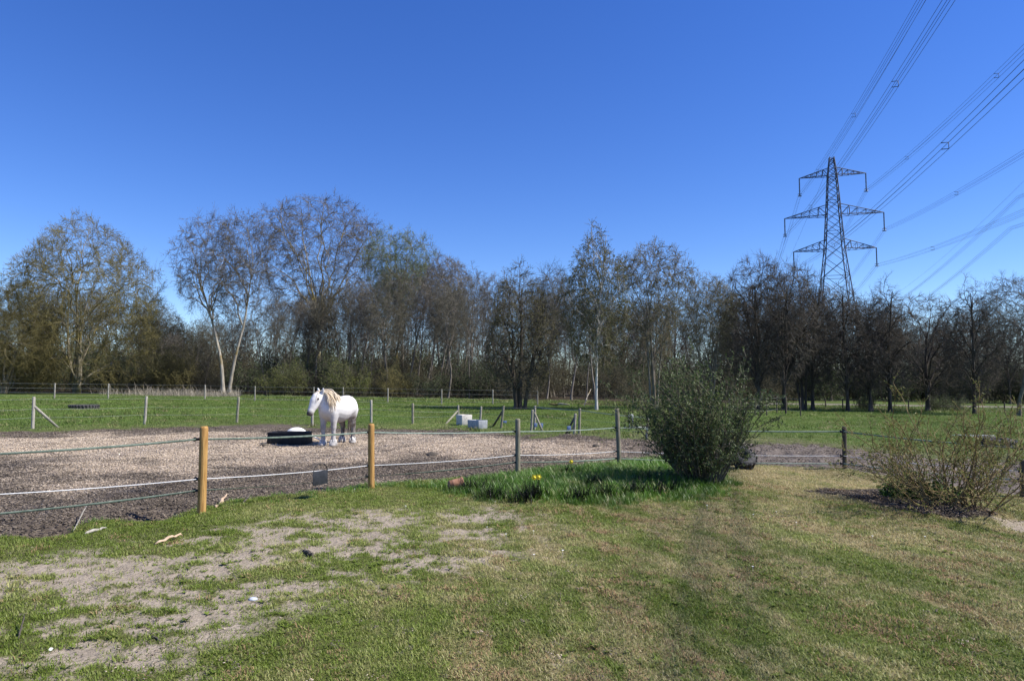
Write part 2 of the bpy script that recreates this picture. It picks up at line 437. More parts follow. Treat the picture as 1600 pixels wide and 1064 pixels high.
M['stem_shrub'] = bark('stem_shrub', (.09, .065, .028), (.19, .14, .065), (.3, .235, .13))
M['stem_bush'] = bark('stem_bush', (.05, .045, .032), (.11, .1, .07), (.2, .185, .14))

# ------------------------------------------------------------------ the ground: one sheet
def ground_material():
    m, nt, b = new_mat('ground')
    co = objco(nt)
    def att(n):
        a = nt.nodes.new('ShaderNodeAttribute'); a.attribute_name = n; return a
    def chan(n):
        s = nt.nodes.new('ShaderNodeSeparateColor'); nt.links.new(att(n).outputs['Color'], s.inputs[0]); return s.outputs
    A = chan('mask_a'); B = chan('mask_b'); C = chan('mask_c')
    nfine = noise(nt, co, 38, 6, .7); nmid = noise(nt, co, 5, 5, .6); nbig = noise(nt, co, .22, 4, .55); nclod = noise(nt, co, 14, 4, .6)
    def sharp(f, amt=.8, src=None):
        s = maths(nt, 'ADD', f, maths(nt, 'MULTIPLY', maths(nt, 'SUBTRACT', src if src is not None else nclod, .5), amt))
        r = nt.nodes.new('ShaderNodeMapRange'); r.inputs['From Min'].default_value = .3; r.inputs['From Max'].default_value = .7
        nt.links.new(s, r.inputs['Value']); return maths(nt, 'MULTIPLY', r.outputs[0], maths(nt, 'GREATER_THAN', f, .004))
    gl = ramp(nt, nfine, [(.25, (.05, .055, .02)), (.5, (.095, .1, .036)), (.75, (.15, .145, .065))])
    gf = ramp(nt, nmid, [(.25, (.045, .082, .016)), (.5, (.07, .12, .022)), (.78, (.105, .15, .038))])
    gf = mix(nt, ramp(nt, nbig, [(.42, (0, 0, 0)), (.66, (1, 1, 1))]), gf, (.11, .135, .04))
    gf = mix(nt, maths(nt, 'MULTIPLY', nfine, .5), gf, (.05, .055, .022))
    c = mix(nt, B[2], gl, gf)                                           # field instead of lawn
    straw = ramp(nt, nfine, [(.25, (.14, .105, .05)), (.5, (.25, .2, .105)), (.75, (.37, .31, .17))])
    c = mix(nt, maths(nt, 'MULTIPLY', sharp(A[1], .6), .8), c, straw)
    soil = ramp(nt, nfine, [(.2, (.19, .155, .115)), (.5, (.33, .28, .215)), (.8, (.46, .4, .32))])
    soil = mix(nt, ramp(nt, nmid, [(.35, (0, 0, 0)), (.7, (.55, .55, .55))]), soil, (.2, .165, .125))
    c = mix(nt, sharp(A[0], .5), c, soil)
    worn = ramp(nt, nclod, [(.25, (.06, .062, .03)), (.5, (.1, .1, .05)), (.75, (.17, .145, .095))])
    c = mix(nt, maths(nt, 'MULTIPLY', sharp(C[0], .7, nmid), .8), c, worn)
    vo = nt.nodes.new('ShaderNodeTexVoronoi'); vo.inputs['Scale'].default_value = 22; nt.links.new(co, vo.inputs['Vector'])
    sv_ = nt.nodes.new('ShaderNodeSeparateColor'); nt.links.new(vo.outputs['Color'], sv_.inputs[0])
    dark = ramp(nt, sv_.outputs[0], [(0, (.085, .068, .053)), (.55, (.145, .118, .092)), (.9, (.215, .178, .138)), (1, (.32, .265, .2))])
    dark = mix(nt, nfine, dark, (.06, .049, .04))
    pale = ramp(nt, sv_.outputs[0], [(0, (.19, .15, .11)), (.3, (.3, .235, .168)), (.75, (.38, .305, .225)), (1, (.47, .385, .29))])
    pale = mix(nt, maths(nt, 'MULTIPLY', nmid, .6), pale, (.3, .24, .19))
    mul = mix(nt, sharp(A[2], .9, nmid), dark, pale)
    mud = ramp(nt, nclod, [(.25, (.05, .042, .036)), (.5, (.13, .11, .094)), (.75, (.22, .19, .165))])
    mul = mix(nt, B[0], mul, mud)
    c = mix(nt, sharp(att('mask_d').outputs['Fac'], .5), c, mul)
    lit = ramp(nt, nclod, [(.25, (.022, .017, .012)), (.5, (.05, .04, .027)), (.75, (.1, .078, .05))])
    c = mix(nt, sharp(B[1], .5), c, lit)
    lane = ramp(nt, nmid, [(.3, (.15, .13, .1)), (.7, (.24, .21, .17))])
    c = mix(nt, sharp(C[1], .4, nmid), c, lane)
    bed = ramp(nt, sv_.outputs[1], [(0, (.022, .017, .013)), (.6, (.055, .044, .034)), (.9, (.11, .09, .07)), (1, (.2, .17, .14))])
    c = mix(nt, sharp(C[2], .5), c, bed)
    nt.links.new(c, b.inputs['Base Color'])
    b.inputs['Roughness'].default_value = .95; b.inputs['Specular IOR Level'].default_value = .1
    h = maths(nt, 'ADD', maths(nt, 'MULTIPLY', nfine, .5), maths(nt, 'ADD', maths(nt, 'MULTIPLY', nclod, .7), maths(nt, 'MULTIPLY', vo.outputs['Distance'], .35)))
    bump(nt, b, h, .9, .035)
    return m

def build_ground():
    r = [0.0]; q = 0.6
    while q < 1600:
        r.append(q); q *= 1.0125 if q < 35 else (1.02 if q < 150 else 1.1)
    r = np.array(r[1:])
    a = np.concatenate([np.arange(-46, 46, .3), np.arange(46, 314, 4.0)]) * PI / 180
    na, nr = len(a), len(r)
    x = np.sin(a)[None, :] * r[:, None]; y = np.cos(a)[None, :] * r[:, None]
    x = x.ravel(); y = y.ravel()
    m = masks(x, y)
    z = plane_z(x, y) + relief(x, y, m)
    rr = np.hypot(x, y); z = np.where(rr > 400, np.maximum(z * 1.0, -6 - 0 * z) + 0 * z, z)
    V = np.stack([x, y, z], 1)
    idx = np.arange(nr * na).reshape(nr, na)
    Q = np.stack([idx[:-1], idx[1:], np.roll(idx[1:], -1, 1), np.roll(idx[:-1], -1, 1)], -1).reshape(-1, 4)[:, ::1]
    V = np.concatenate([V, [[0, 0, plane_z(0, 0)]]]); c = nr * na
    T = np.stack([np.full(na, c), idx[0], np.roll(idx[0], -1)], -1)
    Q = Q[:, ::-1]; T = T[:, ::-1]
    Z1 = np.zeros(1)
    me = mesh_np('ground', V, [Q, T], ground_material())
    def put(name, *ch):
        at = me.attributes.new(name, 'FLOAT_COLOR', 'POINT')
        d = np.ones((len(V), 4), np.float32)
        for k, q_ in enumerate(ch): d[:-1, k] = q_
        at.data.foreach_set('color', d.ravel())
    put('mask_a', m['bare'], m['straw'], m['pale'])
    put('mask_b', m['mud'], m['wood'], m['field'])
    put('mask_c', m['worn'], m['lane'], m['bed'])
    at = me.attributes.new('mask_d', 'FLOAT', 'POINT')
    d = np.zeros(len(V), np.float32); d[:-1] = m['pad']; at.data.foreach_set('value', d)
    o = link('ground', me); o['kind'] = 'structure'; o['label'] = 'lawn, bare paddock and grazed field on one gentle slope'
    n_up = sum(p.normal.z for p in list(me.polygons)[:50])
    if n_up < 0: me.flip_normals()
    return o
build_ground()

# ------------------------------------------------------------------ overhead line
def lattice_pylon():
    d = 150.0
    px, py = X_at(1304.5, d, 420), d
    bz = plane_z(px, py)
    ang = math.atan2(-.30, 1.0)
    t = thing('electricity_pylon', 'tall steel lattice electricity pylon with three pairs of arms behind the right hand trees', 'pylon', (px, py, bz), ang)
    Z = lambda z: z - bz
    prof = [(0, 5.2), (23.5, 2.75), (31.4, 1.9), (39.1, 1.42), (48.1, .9), (52.3, .45)]
    zs = np.array([p[0] for p in prof]) ; ws = np.array([p[1] for p in prof])
    w = lambda z: float(np.interp(z, zs, ws))
    bp = 2.0
    def bars(segs, r):
        P = np.array([[a, b] for a, b in segs]); return P, np.full((len(P), 2), r)
    mb = MB(); legs = []; br = []
    for sx in (-1, 1):
        for sy in (-1, 1):
            legs.append(np.array([(sx * w(z), sy * w(z), Z(z)) for z in zs]))
    for L in legs: mb.tubes(L, np.full(len(L), .13), 4)
    z = 0.2; lev = []
    while z < 52.1:
        lev.append(z); z += max(1.15, w(z) * 1.55)
    lev.append(52.3)
    for i in range(len(lev) - 1):
        z0, z1 = lev[i], lev[i + 1]; a, b = w(z0), w(z1)
        c0 = [(-a, -a), (a, -a), (a, a), (-a, a)]; c1 = [(-b, -b), (b, -b), (b, b), (-b, b)]
        for k in range(4):
            p, q = c0[k], c0[(k + 1) % 4]; r_, s_ = c1[k], c1[(k + 1) % 4]
            br += [((*p, Z(z0)), (*s_, Z(z1))), ((*q, Z(z0)), (*r_, Z(z1)))]
            if i % 3 == 0: br.append(((*r_, Z(z1)), (*s_, Z(z1))))
    mb.tubes(*bars(br, .065), 4)
    mb.build('tower_body', M['steel'], t, False)
    tips = []
    for (za, half, rise) in ((48.1, 6.8, 1.7), (39.1, 10.1, 2.3), (31.4, 8.4, 2.1)):
        for s in (-1, 1):
            mb = MB(); seg = []; a = w(za); b = w(za + rise)
            tip = np.array((s * half, 0, Z(za)))
            nseg = 5
            bot = {}; top = {}
            for sy in (-1, 1):
                B0 = np.array((s * a, sy * a, Z(za))); T0 = np.array((s * b, sy * b, Z(za + rise)))
                seg += [(B0, tip), (T0, tip)]
                bot[sy] = [B0 + (tip - B0) * k / nseg for k in range(nseg)]; top[sy] = [T0 + (tip - T0) * k / nseg for k in range(nseg)]
                for k in range(nseg - 1):
                    seg += [(bot[sy][k], top[sy][k + 1]), (bot[sy][k + 1], top[sy][k + 1])]
            for k in range(nseg - 1):
                seg += [(bot[-1][k], bot[1][k + 1]), (bot[-1][k + 1], bot[1][k + 1]), (top[-1][k], top[1][k])]
            P = np.array([[p, q] for p, q in seg])
            mb.tubes(P[:4], np.full((4, 2), .1), 4); mb.tubes(P[4:], np.full((len(P) - 4, 2), .05), 4)
            mb.build('cross_arm', M['steel'], t, False)
            ins = MB()
            n = 26; zz = np.linspace(0, -3.9, n); rr = np.where(np.arange(n) % 2 == 0, .17, .09)
            ins.tubes(np.stack([np.full(n, tip[0]), np.zeros(n), tip[2] + zz], 1), rr, 8)
            k = np.arange(9) * 2 * PI / 8
            for zr in (-3.6,):
                ins.tubes(np.stack([tip[0] + .42 * np.cos(k), .42 * np.sin(k), np.full(9, tip[2] + zr)], 1), np.full(9, .04), 4)
            ins.box((tip[0], 0, tip[2] - 4.05), (.75, .5, .12))
            ins.build('insulator', M['insul'], t, True)
            wp = np.array((px, py, 0)) + np.array((tip[0] * math.cos(ang), tip[0] * math.sin(ang), 0)); 
            tips.append((s, za, np.array((wp[0], wp[1], za - 4.1))))
    return px, py, tips
PX, PY, TIPS = lattice_pylon()
LDIR = np.array((.30, 1.0, 0)) / math.hypot(.30, 1)

def span(p0, p1, sag, n=36):
    t = np.linspace(0, 1, n)[:, None]
    P = p0 + (p1 - p0) * t
    P[:, 2] -= 4 * sag * (t * (1 - t))[:, 0]
    return P
def conductor(p, label, group, sagf=11, sagb=10, lf=330, lb=345, quad=True, r=.016, spc=(.17, .3, .5)):
    o = thing('power_cable', label, 'power cable', tuple(p), 0, group)
    pf = p - LDIR * lf; pb = p + LDIR * lb; pf[2] = p[2] + 6.0; pb[2] = p[2] - .016 * (pb[0] - p[0])
    side = np.array((LDIR[1], -LDIR[0], 0))
    offs = [side * a + np.array((0, 0, b)) for a in (-.26, .26) for b in (0, .5)] if quad else [np.zeros(3)]
    Sf = span(p, pf, sagf); Sb = span(p, pb, sagb)
    P = np.concatenate([Sf[::-1], Sb[1:]])
    for off in offs:
        mb = MB(); mb.tubes(P + off - p, np.full(len(P), r), 4); mb.build('wire', M['conductor'], o)
    if quad:
        for f_ in spc:
            k = f_ * 35; i = int(k); c = Sf[i] * (1 - (k - i)) + Sf[i + 1] * (k - i)
            mb = MB()
            mb.tubes(np.array([c + offs[q] - p for q in (1, 3, 2, 0)]), np.full(4, .036), 5, True)
            mb.build('spacer', M['conductor'], o, False)
ARMN = {48.1: 'top', 39.1: 'middle', 31.4: 'bottom'}
SP = {(48.1, -1): (.085, .19, .33), (39.1, -1): (.13, .3, .46), (31.4, -1): (.16, .32, .48), (48.1, 1): (.1, .22, .4), (39.1, 1): (.14, .28, .45), (31.4, 1): (.12, .24, .4)}
for s, za, p in TIPS:
    conductor(p, f"bundle of dark cables hung from the {ARMN[za]} {'left' if s < 0 else 'right'} arm of the pylon", 'cables strung from the pylon arms', spc=SP[(za, s)])
conductor(np.array((PX, PY, 52.3)), 'single thin earth cable running over the peak of the pylon', 'cables strung from the pylon arms', 7, 7, quad=False, r=.024)
# a second line whose pylon stands outside the frame on the right
for z_, lab, quad, dx in ((48.5, 'single thin cable of the second line at the right edge, highest and farthest', False, 116), (43.0, 'upper cable bundle of the second line at the right edge', True, 113), (36.0, 'lower cable bundle of the second line at the right edge', True, 111)):
    conductor(np.array((dx, 150.0, z_)), lab, 'cables of the second line at the right edge', 9, 12, quad=quad, r=.024 if quad else .02, spc=(.1, .3))

# ------------------------------------------------------------------ trees
def grow(par, per, t0, t1, ang, ratio, n, rng, up=.1, wob=.15, rk=.6, rmin=.006, taper=.7, fall=.5, absolute=None, angvar=.25, flatz=0):
    P, R, L = par['P'], par['R'], par['L']
    B, m, _ = P.shape
    t = t0 + (t1 - t0) * ((np.arange(per)[None] + rng.random((B, per))) / per)
    s = np.clip(t * (m - 1), 0, m - 1.001); i = s.astype(int); fr = (s - i)[..., None]
    b = np.arange(B)[:, None]
    pos = P[b, i] * (1 - fr) + P[b, i + 1] * fr
    tan = norm(P[b, i + 1] - P[b, i])
    rad = R[b, i] * (1 - fr[..., 0]) + R[b, i + 1] * fr[..., 0]
    az = rng.random((B, 1)) * 2 * PI + np.arange(per)[None] * 2.39996 + rng.normal(0, .35, (B, per))
    a = np.radians(ang * (1 + angvar * rng.normal(0, 1, (B, per))))
    ref = np.where(np.abs(tan[..., 2:3]) > .9, np.array([1., 0, 0]), np.array([0, 0, 1.]))
    e1 = norm(np.cross(tan, ref)); e2 = np.cross(tan, e1)
    d = tan * np.cos(a)[..., None] + (e1 * np.cos(az)[..., None] + e2 * np.sin(az)[..., None]) * np.sin(a)[..., None]
    ln = (L[:, None] * ratio if absolute is None else absolute) * (1 - fall * t) * rng.uniform(.65, 1.25, (B, per))
    r0 = np.maximum(rad * rk * rng.uniform(.75, 1.1, (B, per)), rmin)
    r0 = np.minimum(r0, np.maximum(ln * .022, rmin))
    K = B * per
    pos = pos.reshape(K, 3); d = d.reshape(K, 3); ln = ln.reshape(K); r0 = r0.reshape(K)
    out = np.empty((K, n, 3)); out[:, 0] = pos
    st = (ln / (n - 1))[:, None]
    for k in range(1, n):
        d = d + rng.normal(0, wob, (K, 3)); d[:, 2] += up
        if flatz: d[:, 2] *= (1 - flatz)
        d = norm(d)
        out[:, k] = out[:, k - 1] + d * st
    RR = np.maximum(r0[:, None] * (1 - taper * np.linspace(0, 1, n))[None], rmin * .6)
    return dict(P=out, R=RR, L=ln)
def sub(par, mask): return dict(P=par['P'][mask], R=par['R'][mask], L=par['L'][mask])
def join(a, b): return dict(P=np.concatenate([a['P'], b['P']]), R=np.concatenate([a['R'], b['R']]), L=np.concatenate([a['L'], b['L']]))

def stems(specs, n, rng, wob=.05, up=.03, taper=.8):
    # specs: (x, y, direction, length, radius)
    Ps, Rs, Ls = [], [], []
    for (x, y, d, L, r) in specs:
        d = np.array(d, float); d /= np.linalg.norm(d); p = np.array((x, y, -.15)); pts = [p]
        for k in range(n - 1):
            d = d + rng.normal(0, wob, 3); d[2] += up; d /= np.linalg.norm(d); p = p + d * L / (n - 1); pts.append(p)
        R = r * (1 - taper * np.linspace(0, 1, n)); R[0] *= 1.35
        Ps.append(pts); Rs.append(R); Ls.append(L)
    return dict(P=np.array(Ps), R=np.array(Rs), L=np.array(Ls))

def tip_leaves(mb, br, per, rng, L, W, t0=.3, droop=0.0):
    P = br['P']; B, m, _ = P.shape
    t = rng.uniform(t0, 1, (B, per)) * (m - 1); i = np.clip(t.astype(int), 0, m - 2); f = (t - i)[..., None]; b = np.arange(B)[:, None]
    c = (P[b, i] * (1 - f) + P[b, i + 1] * f).reshape(-1, 3)
    d = norm(rng.normal(0, 1, c.shape) + np.array((0, 0, -droop)))
    w = norm(np.cross(d, rng.normal(0, 1, c.shape)))
    mb.cards(c, d, w, L * rng.uniform(.6, 1.3, len(c)), W * rng.uniform(.7, 1.2, len(c)))

PROTO = {}
def finish(name, tr, crowns, bark_m, twig_m, leaves=None, leaf_m=None, sides=(7, 5)):
    """tr: list of branch sets for the trunk mesh; crowns: list for the crown mesh."""
    a = MB()
    for k, s in enumerate(tr): a.tubes(s['P'], s['R'], sides[min(k, 1)])
    c = MB()
    for k, s in enumerate(crowns): c.tubes(s['P'], s['R'], 4 if (k == 0 and len(crowns) > 1 and s['P'].shape[1] > 4) else 3)
    tm = a.mesh('trunk', bark_m); cm = c.mesh('crown', twig_m)
    lm = leaves.mesh('foliage', leaf_m, False) if leaves else None
    zmax = max(v for v in np.concatenate(c.V)[:, 2:3].ravel()[:]) if True else 0
    allv = np.concatenate(c.V)
    r = np.quantile(np.hypot(allv[:, 0], allv[:, 1]), .97)
    PROTO[name] = (tm, cm, lm, float(np.quantile(allv[:, 2], .9995)), float(r))

def tree_decurrent(name, seed, H, fork, nl, spread, bark_m, twig_m, dens=(7, 6, 5), leaf=None, leaf_m=None, rk=.02, up=.07, lean=0., twist=.06, clear=.3, twr=.011, l2ang=42, l1len=.78):
    rng = np.random.default_rng(seed)
    t = stems([(0, 0, (lean, 0, 1), H * fork * 1.6, H * rk)], 9, rng, twist, .05, .55)
    L1 = grow(t, nl, clear, .98, spread, 1, 9, rng, up, .11, .62, .04, .75, .0, absolute=H * l1len * (1 - fork * .6))
    L2 = grow(L1, dens[0], .22, 1, l2ang, .5, 7, rng, up * .9, .14, .6, .024, .75, .45)
    L2b = grow(L1, 2, .9, 1, 20, .36, 7, rng, up * .8, .12, .8, .024, .75, 0)
    L2 = join(L2, L2b)
    L3 = grow(L2, dens[1], .15, 1, 42, .42, 5, rng, up * .5, .16, .6, .015, .6, .4)
    L4 = grow(L3, dens[2], .1, 1, 42, .5, 3, rng, .03, .14, .7, twr, .5, .3)
    lv = None
    if leaf:
        lv = MB(); tip_leaves(lv, L4, leaf[0], rng, leaf[1], leaf[2], leaf[3] if len(leaf) > 3 else .2)
    finish(name, [t, L1], [L2, L3, L4], bark_m, twig_m, lv, leaf_m)

def tree_excurrent(name, seed, H, nl, ang, ratio, bark_m, twig_m, dens=(6, 5), up=.06, clear=.2, rk=.012, twig_up=.02, leaf=None, leaf_m=None, wob=.1, lean=.0, fall=.65, twr=.011, trunk_w=.03, multi=1, droop_l=None):
    rng = np.random.default_rng(seed)
    sp = []
    for k in range(multi):
        a = rng.random() * 6.28; q = 0 if multi == 1 else .25
        sp.append((math.cos(a) * .25 * (multi > 1), math.sin(a) * .25 * (multi > 1), (lean + q * math.cos(a), q * math.sin(a), 1), H * .97 * (1 if k == 0 else rng.uniform(.75, 1)), H * rk * (1 if multi == 1 else .7)))
    t = stems(sp, 14, rng, trunk_w, .02 if multi == 1 else .035, .92)
    L1 = grow(t, nl, clear, .98, ang, ratio, 7, rng, up, wob, .5, .018, .75, fall)
    L2 = grow(L1, dens[0], .2, 1, 42, .42, 5, rng, up * .5 + twig_up, .14, .6, .014, .6, .4)
    if droop_l:
        L3 = grow(L2, dens[1], .15, 1, 50, 1, 5, rng, twig_up * 3, .08, .6, twr, .5, .2, absolute=droop_l)
    else:
        L3 = grow(L2, dens[1], .1, 1, 42, .55, 3, rng, twig_up, .14, .65, twr, .5, .35)
    lv = None
    if leaf:
        lv = MB(); tip_leaves(lv, L3, leaf[0], rng, leaf[1], leaf[2], .15, leaf[3] if len(leaf) > 3 else 0)
    finish(name, [t, L1], [L2, L3], bark_m, twig_m, lv, leaf_m)

# trees whose limbs fill a crown of given outline: targets in the crown are grouped, each group gets a limb, each subgroup a branch
def kmeans(P, k, rng, it=6):
    k = max(1, min(k, len(P)))
    C = P[rng.choice(len(P), k, replace=False)]
    for _ in range(it):
        lab = np.argmin(((P[:, None] - C[None]) ** 2).sum(-1), 1)
        for q in range(k):
            if (lab == q).any(): C[q] = P[lab == q].mean(0)
    return lab, C
def curve(p0, tan, p2, n, rng, wob, lead=.35):
    L = np.linalg.norm(p2 - p0); p1 = p0 + tan * L * lead + (p2 - p0) * .15
    t = np.linspace(0, 1, n)[:, None]
    P = (1 - t) ** 2 * p0 + 2 * t * (1 - t) * p1 + t ** 2 * p2
    w = np.cumsum(rng.normal(0, 1, (n, 3)), 0); w -= w[:1]; w -= t * w[-1:]
    return P + w * wob * L / math.sqrt(n)
DOME = [(0, .12), (.12, .5), (.32, .92), (.55, 1), (.75, .88), (.9, .58), (1, .15)]
VASE = [(0, .1), (.3, .5), (.55, .85), (.78, 1), (.92, .72), (1, .25)]
SPIRE = [(0, .25), (.15, .75), (.35, .95), (.55, .8), (.75, .5), (.9, .25), (1, .04)]
EGG = [(0, .3), (.15, .75), (.4, 1), (.65, .85), (.85, .5), (1, .1)]
def tree_env(name, seed, H, R, prof, z0, bark_m, twig_m, npts=2600, k=(9, 7, 6), trunk=(.5, .018, .05), clear=.15, slope=.9, nst=1, spread=.0, lean=0., wob=.08, twr=.012, lump=.2, leaf=None, leaf_m=None, twl=.6, per=3, droop=0., fork=.25):
    rng = np.random.default_rng(seed)
    zz = np.array([p[0] for p in prof]); rr = np.array([p[1] for p in prof])
    zc = rng.random(npts * 6); ok = rng.random(npts * 6) < np.interp(zc, zz, rr) ** 2; zc = zc[ok][:npts]
    a = rng.uniform(0, 2 * PI, len(zc)); ph = rng.uniform(0, 6.28, 4)
    lm = 1 + lump * (.6 * np.sin(2 * a + 6 * zc + ph[0]) + .5 * np.sin(3 * a - 9 * zc + ph[1]) + .5 * np.sin(5 * a + 14 * zc + ph[2]))
    q = R * np.interp(zc, zz, rr) * rng.random(len(zc)) ** np.clip(zc * .7, .06, .3) * lm
    top = 1 + lump * .28 * (np.sin(2 * a + ph[3]) + np.sin(3 * a + ph[1]))
    zt = H * (z0 + (1 - z0) * zc * np.where(zc > .5, 1 + (top - 1) * (zc - .5), 1))
    cx = lean * zt
    P = np.stack([q * np.cos(a) + cx, q * np.sin(a), zt], 1)
    tf, tr, tw = trunk
    sp = [(0, 0, (lean, 0, 1), H * tf, H * tr)]
    for j in range(1, nst):
        b = j * 2.4 + rng.random(); s_ = spread * rng.uniform(.7, 1.2)
        sp.append((.35 * math.cos(b), .35 * math.sin(b), (s_ * math.cos(b) + lean, s_ * math.sin(b), 1), H * tf * rng.uniform(.8, 1.0), H * tr * rng.uniform(.55, .8)))
    T = stems(sp, 12, rng, tw, .015, .8)
    N_ = len(P)
    lab, C = kmeans(P, k[0] * (1 if nst == 1 else 2), rng)
    A = [[], []]; L1s = []
    def far(Q, p0, fq=.2):
        d = np.linalg.norm(Q - p0, axis=1); m_ = max(1, int(len(Q) * fq)); return Q[np.argsort(d)[-m_:]].mean(0)
    def attach(poly, c, back, tmin=.08):
        d = np.linalg.norm(poly - c, axis=1); i_ = int(np.argmin(d)); seg = np.linalg.norm(poly[1] - poly[0]) + 1e-6
        t_ = np.clip(i_ - back * d[i_] / seg, tmin * (len(poly) - 1), len(poly) - 1.001); j_ = int(t_); f_ = t_ - j_
        tan = poly[j_ + 1] - poly[j_]; return poly[j_] * (1 - f_) + poly[j_ + 1] * f_, tan / (np.linalg.norm(tan) + 1e-9), t_ / (len(poly) - 1)
    B1, B2, B3, B4 = ([], []), ([], []), ([], []), ([], [])
    for c_i in range(len(C)):
        Q = P[lab == c_i]
        if len(Q) == 0: continue
        c = Q.mean(0)
        # nearest stem, at a height that gives the limb its slope
        best = None
        for w in range(len(sp)):
            poly = T['P'][w]; hz = c[2] - slope * np.hypot(*(c[:2] - poly[:, :2].mean(0)))
            hz = np.clip(hz, clear * H, poly[-1, 2] * .98)
            j_ = np.interp(hz, poly[:, 2], np.arange(len(poly))); i_ = min(int(j_), len(poly) - 2); f_ = j_ - i_
            p0 = poly[i_] * (1 - f_) + poly[i_ + 1] * f_; d = np.linalg.norm(c - p0)
            if best is None or d < best[0]: best = (d, p0, norm(poly[i_ + 1] - poly[i_]), T['R'][w][i_])
        d, p0, tan, rt = best
        e = far(Q, p0)
        poly1 = curve(p0, tan, e, 10, rng, wob)
        r1 = min(rt * .9, H * tr * 1.75 * math.sqrt(len(Q) / N_))
        B1[0].append(poly1); B1[1].append(np.maximum(r1 * (1 - .8 * np.linspace(0, 1, 10)), .02))
        lab2, C2 = kmeans(Q, k[1], rng, 4)
        for c2 in range(len(C2)):
            Q2 = Q[lab2 == c2]
            if len(Q2) == 0: continue
            p, tn_, tp = attach(poly1, Q2.mean(0), .55)
            poly2 = curve(p, tn_, far(Q2, p, .3), 7, rng, wob)
            r2 = max(.02, min(r1 * (1 - .8 * tp) * .75, r1 * math.sqrt(len(Q2) / len(Q)) * 1.3))
            B2[0].append(poly2); B2[1].append(np.maximum(r2 * (1 - .7 * np.linspace(0, 1, 7)), .016))
            lab3, C3 = kmeans(Q2, k[2], rng, 3)
            for c3 in range(len(C3)):
                Q3 = Q2[lab3 == c3]
                if len(Q3) == 0: continue
                p, tn_, tp = attach(poly2, Q3.mean(0), .6)
                poly3 = curve(p, tn_, far(Q3, p, .4), 5, rng, wob)
                r3 = max(.015, min(.03, r2 * .6))
                B3[0].append(poly3); B3[1].append(r3 * (1 - .5 * np.linspace(0, 1, 5)))
                for g in Q3:
                    p, tn_, tp = attach(poly3, g, .8, .0)
                    B4[0].append(curve(p, tn_, g, 3, rng, wob)); B4[1].append(np.array([1.2, 1, .75]) * twr)
    mk = lambda b: dict(P=np.array(b[0]), R=np.array(b[1]), L=np.linalg.norm(np.array(b[0])[:, -1] - np.array(b[0])[:, 0], axis=1))
    L1, L2, L3, L4 = mk(B1), mk(B2), mk(B3), mk(B4)
    L5 = grow(L4, per, .1, 1, 27, 1, 3 if droop else 2, rng, .1 - droop, .08, .8, twr * .85, .4, .2, absolute=twl)
    lv = None
    if leaf:
        lv = MB(); tip_leaves(lv, L5, leaf[0], rng, leaf[1], leaf[2], .15, leaf[3] if len(leaf) > 3 else 0)
    a_ = MB(); a_.tubes(T['P'], T['R'], 8); a_.tubes(L1['P'], L1['R'], 6); a_.tubes(L2['P'], L2['R'], 4)
    c_ = MB(); c_.tubes(L3['P'], L3['R'], 3); c_.tubes(L4['P'], L4['R'], 3); c_.tubes(L5['P'], L5['R'], 3)
    allv = np.concatenate(c_.V); r_ = np.quantile(np.hypot(allv[:, 0], allv[:, 1]), .985)
    PROTO[name] = (a_.mesh('trunk', bark_m), c_.mesh('crown', twig_m), lv.mesh('foliage', leaf_m, False) if lv else None, float(np.quantile(allv[:, 2], .9993)), float(r_))

tree_env('oak', 3, 20, 9.5, [(0, .45), (.1, .75), (.3, .98), (.5, 1), (.72, .85), (.88, .55), (1, .12)], .04, M['bark_moss'], M['twig_olive'], 4500, (8, 9, 8), (.62, .017, .07), .04, .7, 5, .3, 0, .1, .0135, .2, (2, .12, .03), M['leaf_olive'], .95, 5)
tree_env('ash', 5, 21, 5.4, DOME, .36, M['bark_ash'], M['twig_grey'], 1500, (9, 7, 6), (.66, .0135, .04), .36, 1.1, 1, 0, -.13, .09, .0115, .24, (1, .12, .03), M['leaf_key'], .8, 4)
tree_env('ash_b', 8, 21, 4.6, DOME, .38, M['bark_ash'], M['twig_grey'], 1300, (8, 6, 6), (.68, .012, .05), .36, 1.1, 1, 0, .05, .09, .0115, .24, (1, .12, .03), M['leaf_key'], .8, 4)
tree_env('vase', 12, 22, 8, [(0, .35), (.25, .7), (.5, .95), (.7, 1), (.87, .78), (1, .28)], .33, M['bark_moss'], M['twig_grey'], 3000, (13, 8, 6), (.32, .024, .04), .12, 1.1, 1, 0, 0, .07, .0115, .18, (1, .1, .03), M['leaf_key'], .85, 4)
tree_env('willow', 15, 20, 5, VASE, .35, M['bark_moss'], M['twig_olive'], 1500, (9, 6, 6), (.6, .013, .06), .3, 1.1, 1, 0, .04, .07, .011, .2, (3, .16, .035), M['leaf_green'], .9, 4)
tree_env('wood_a', 21, 17, 3.6, VASE, .3, M['bark_grey'], M['twig_grey'], 1300, (8, 7, 6), (.75, .0125, .08), .28, 1.1, 1, 0, .03, .1, .012, .25, None, None, .7, 3)
tree_env('wood_b', 24, 17, 3.8, DOME, .33, M['bark_grey'], M['twig_brown'], 1300, (8, 7, 6), (.72, .0115, .09), .28, 1.0, 1, 0, -.04, .11, .012, .25, None, None, .7, 3)
tree_excurrent('pole_a', 31, 16, 26, 46, .3, M['bark_grey'], M['twig_brown'], (5, 5), .07, .3, .009, trunk_w=.035, twr=.013)
tree_excurrent('pole_b', 34, 15, 24, 52, .3, M['bark_grey'], M['twig_grey'], (5, 5), .05, .35, .008, trunk_w=.05, lean=.06, twr=.013)
tree_env('fan_a', 41, 14, 5, DOME, .1, M['bark_dark'], M['twig_dark'], 2600, (12, 8, 6), (.6, .02, .04), .12, 1.3, 1, 0, 0, .06, .0115, .12, None, None, .6, 3)
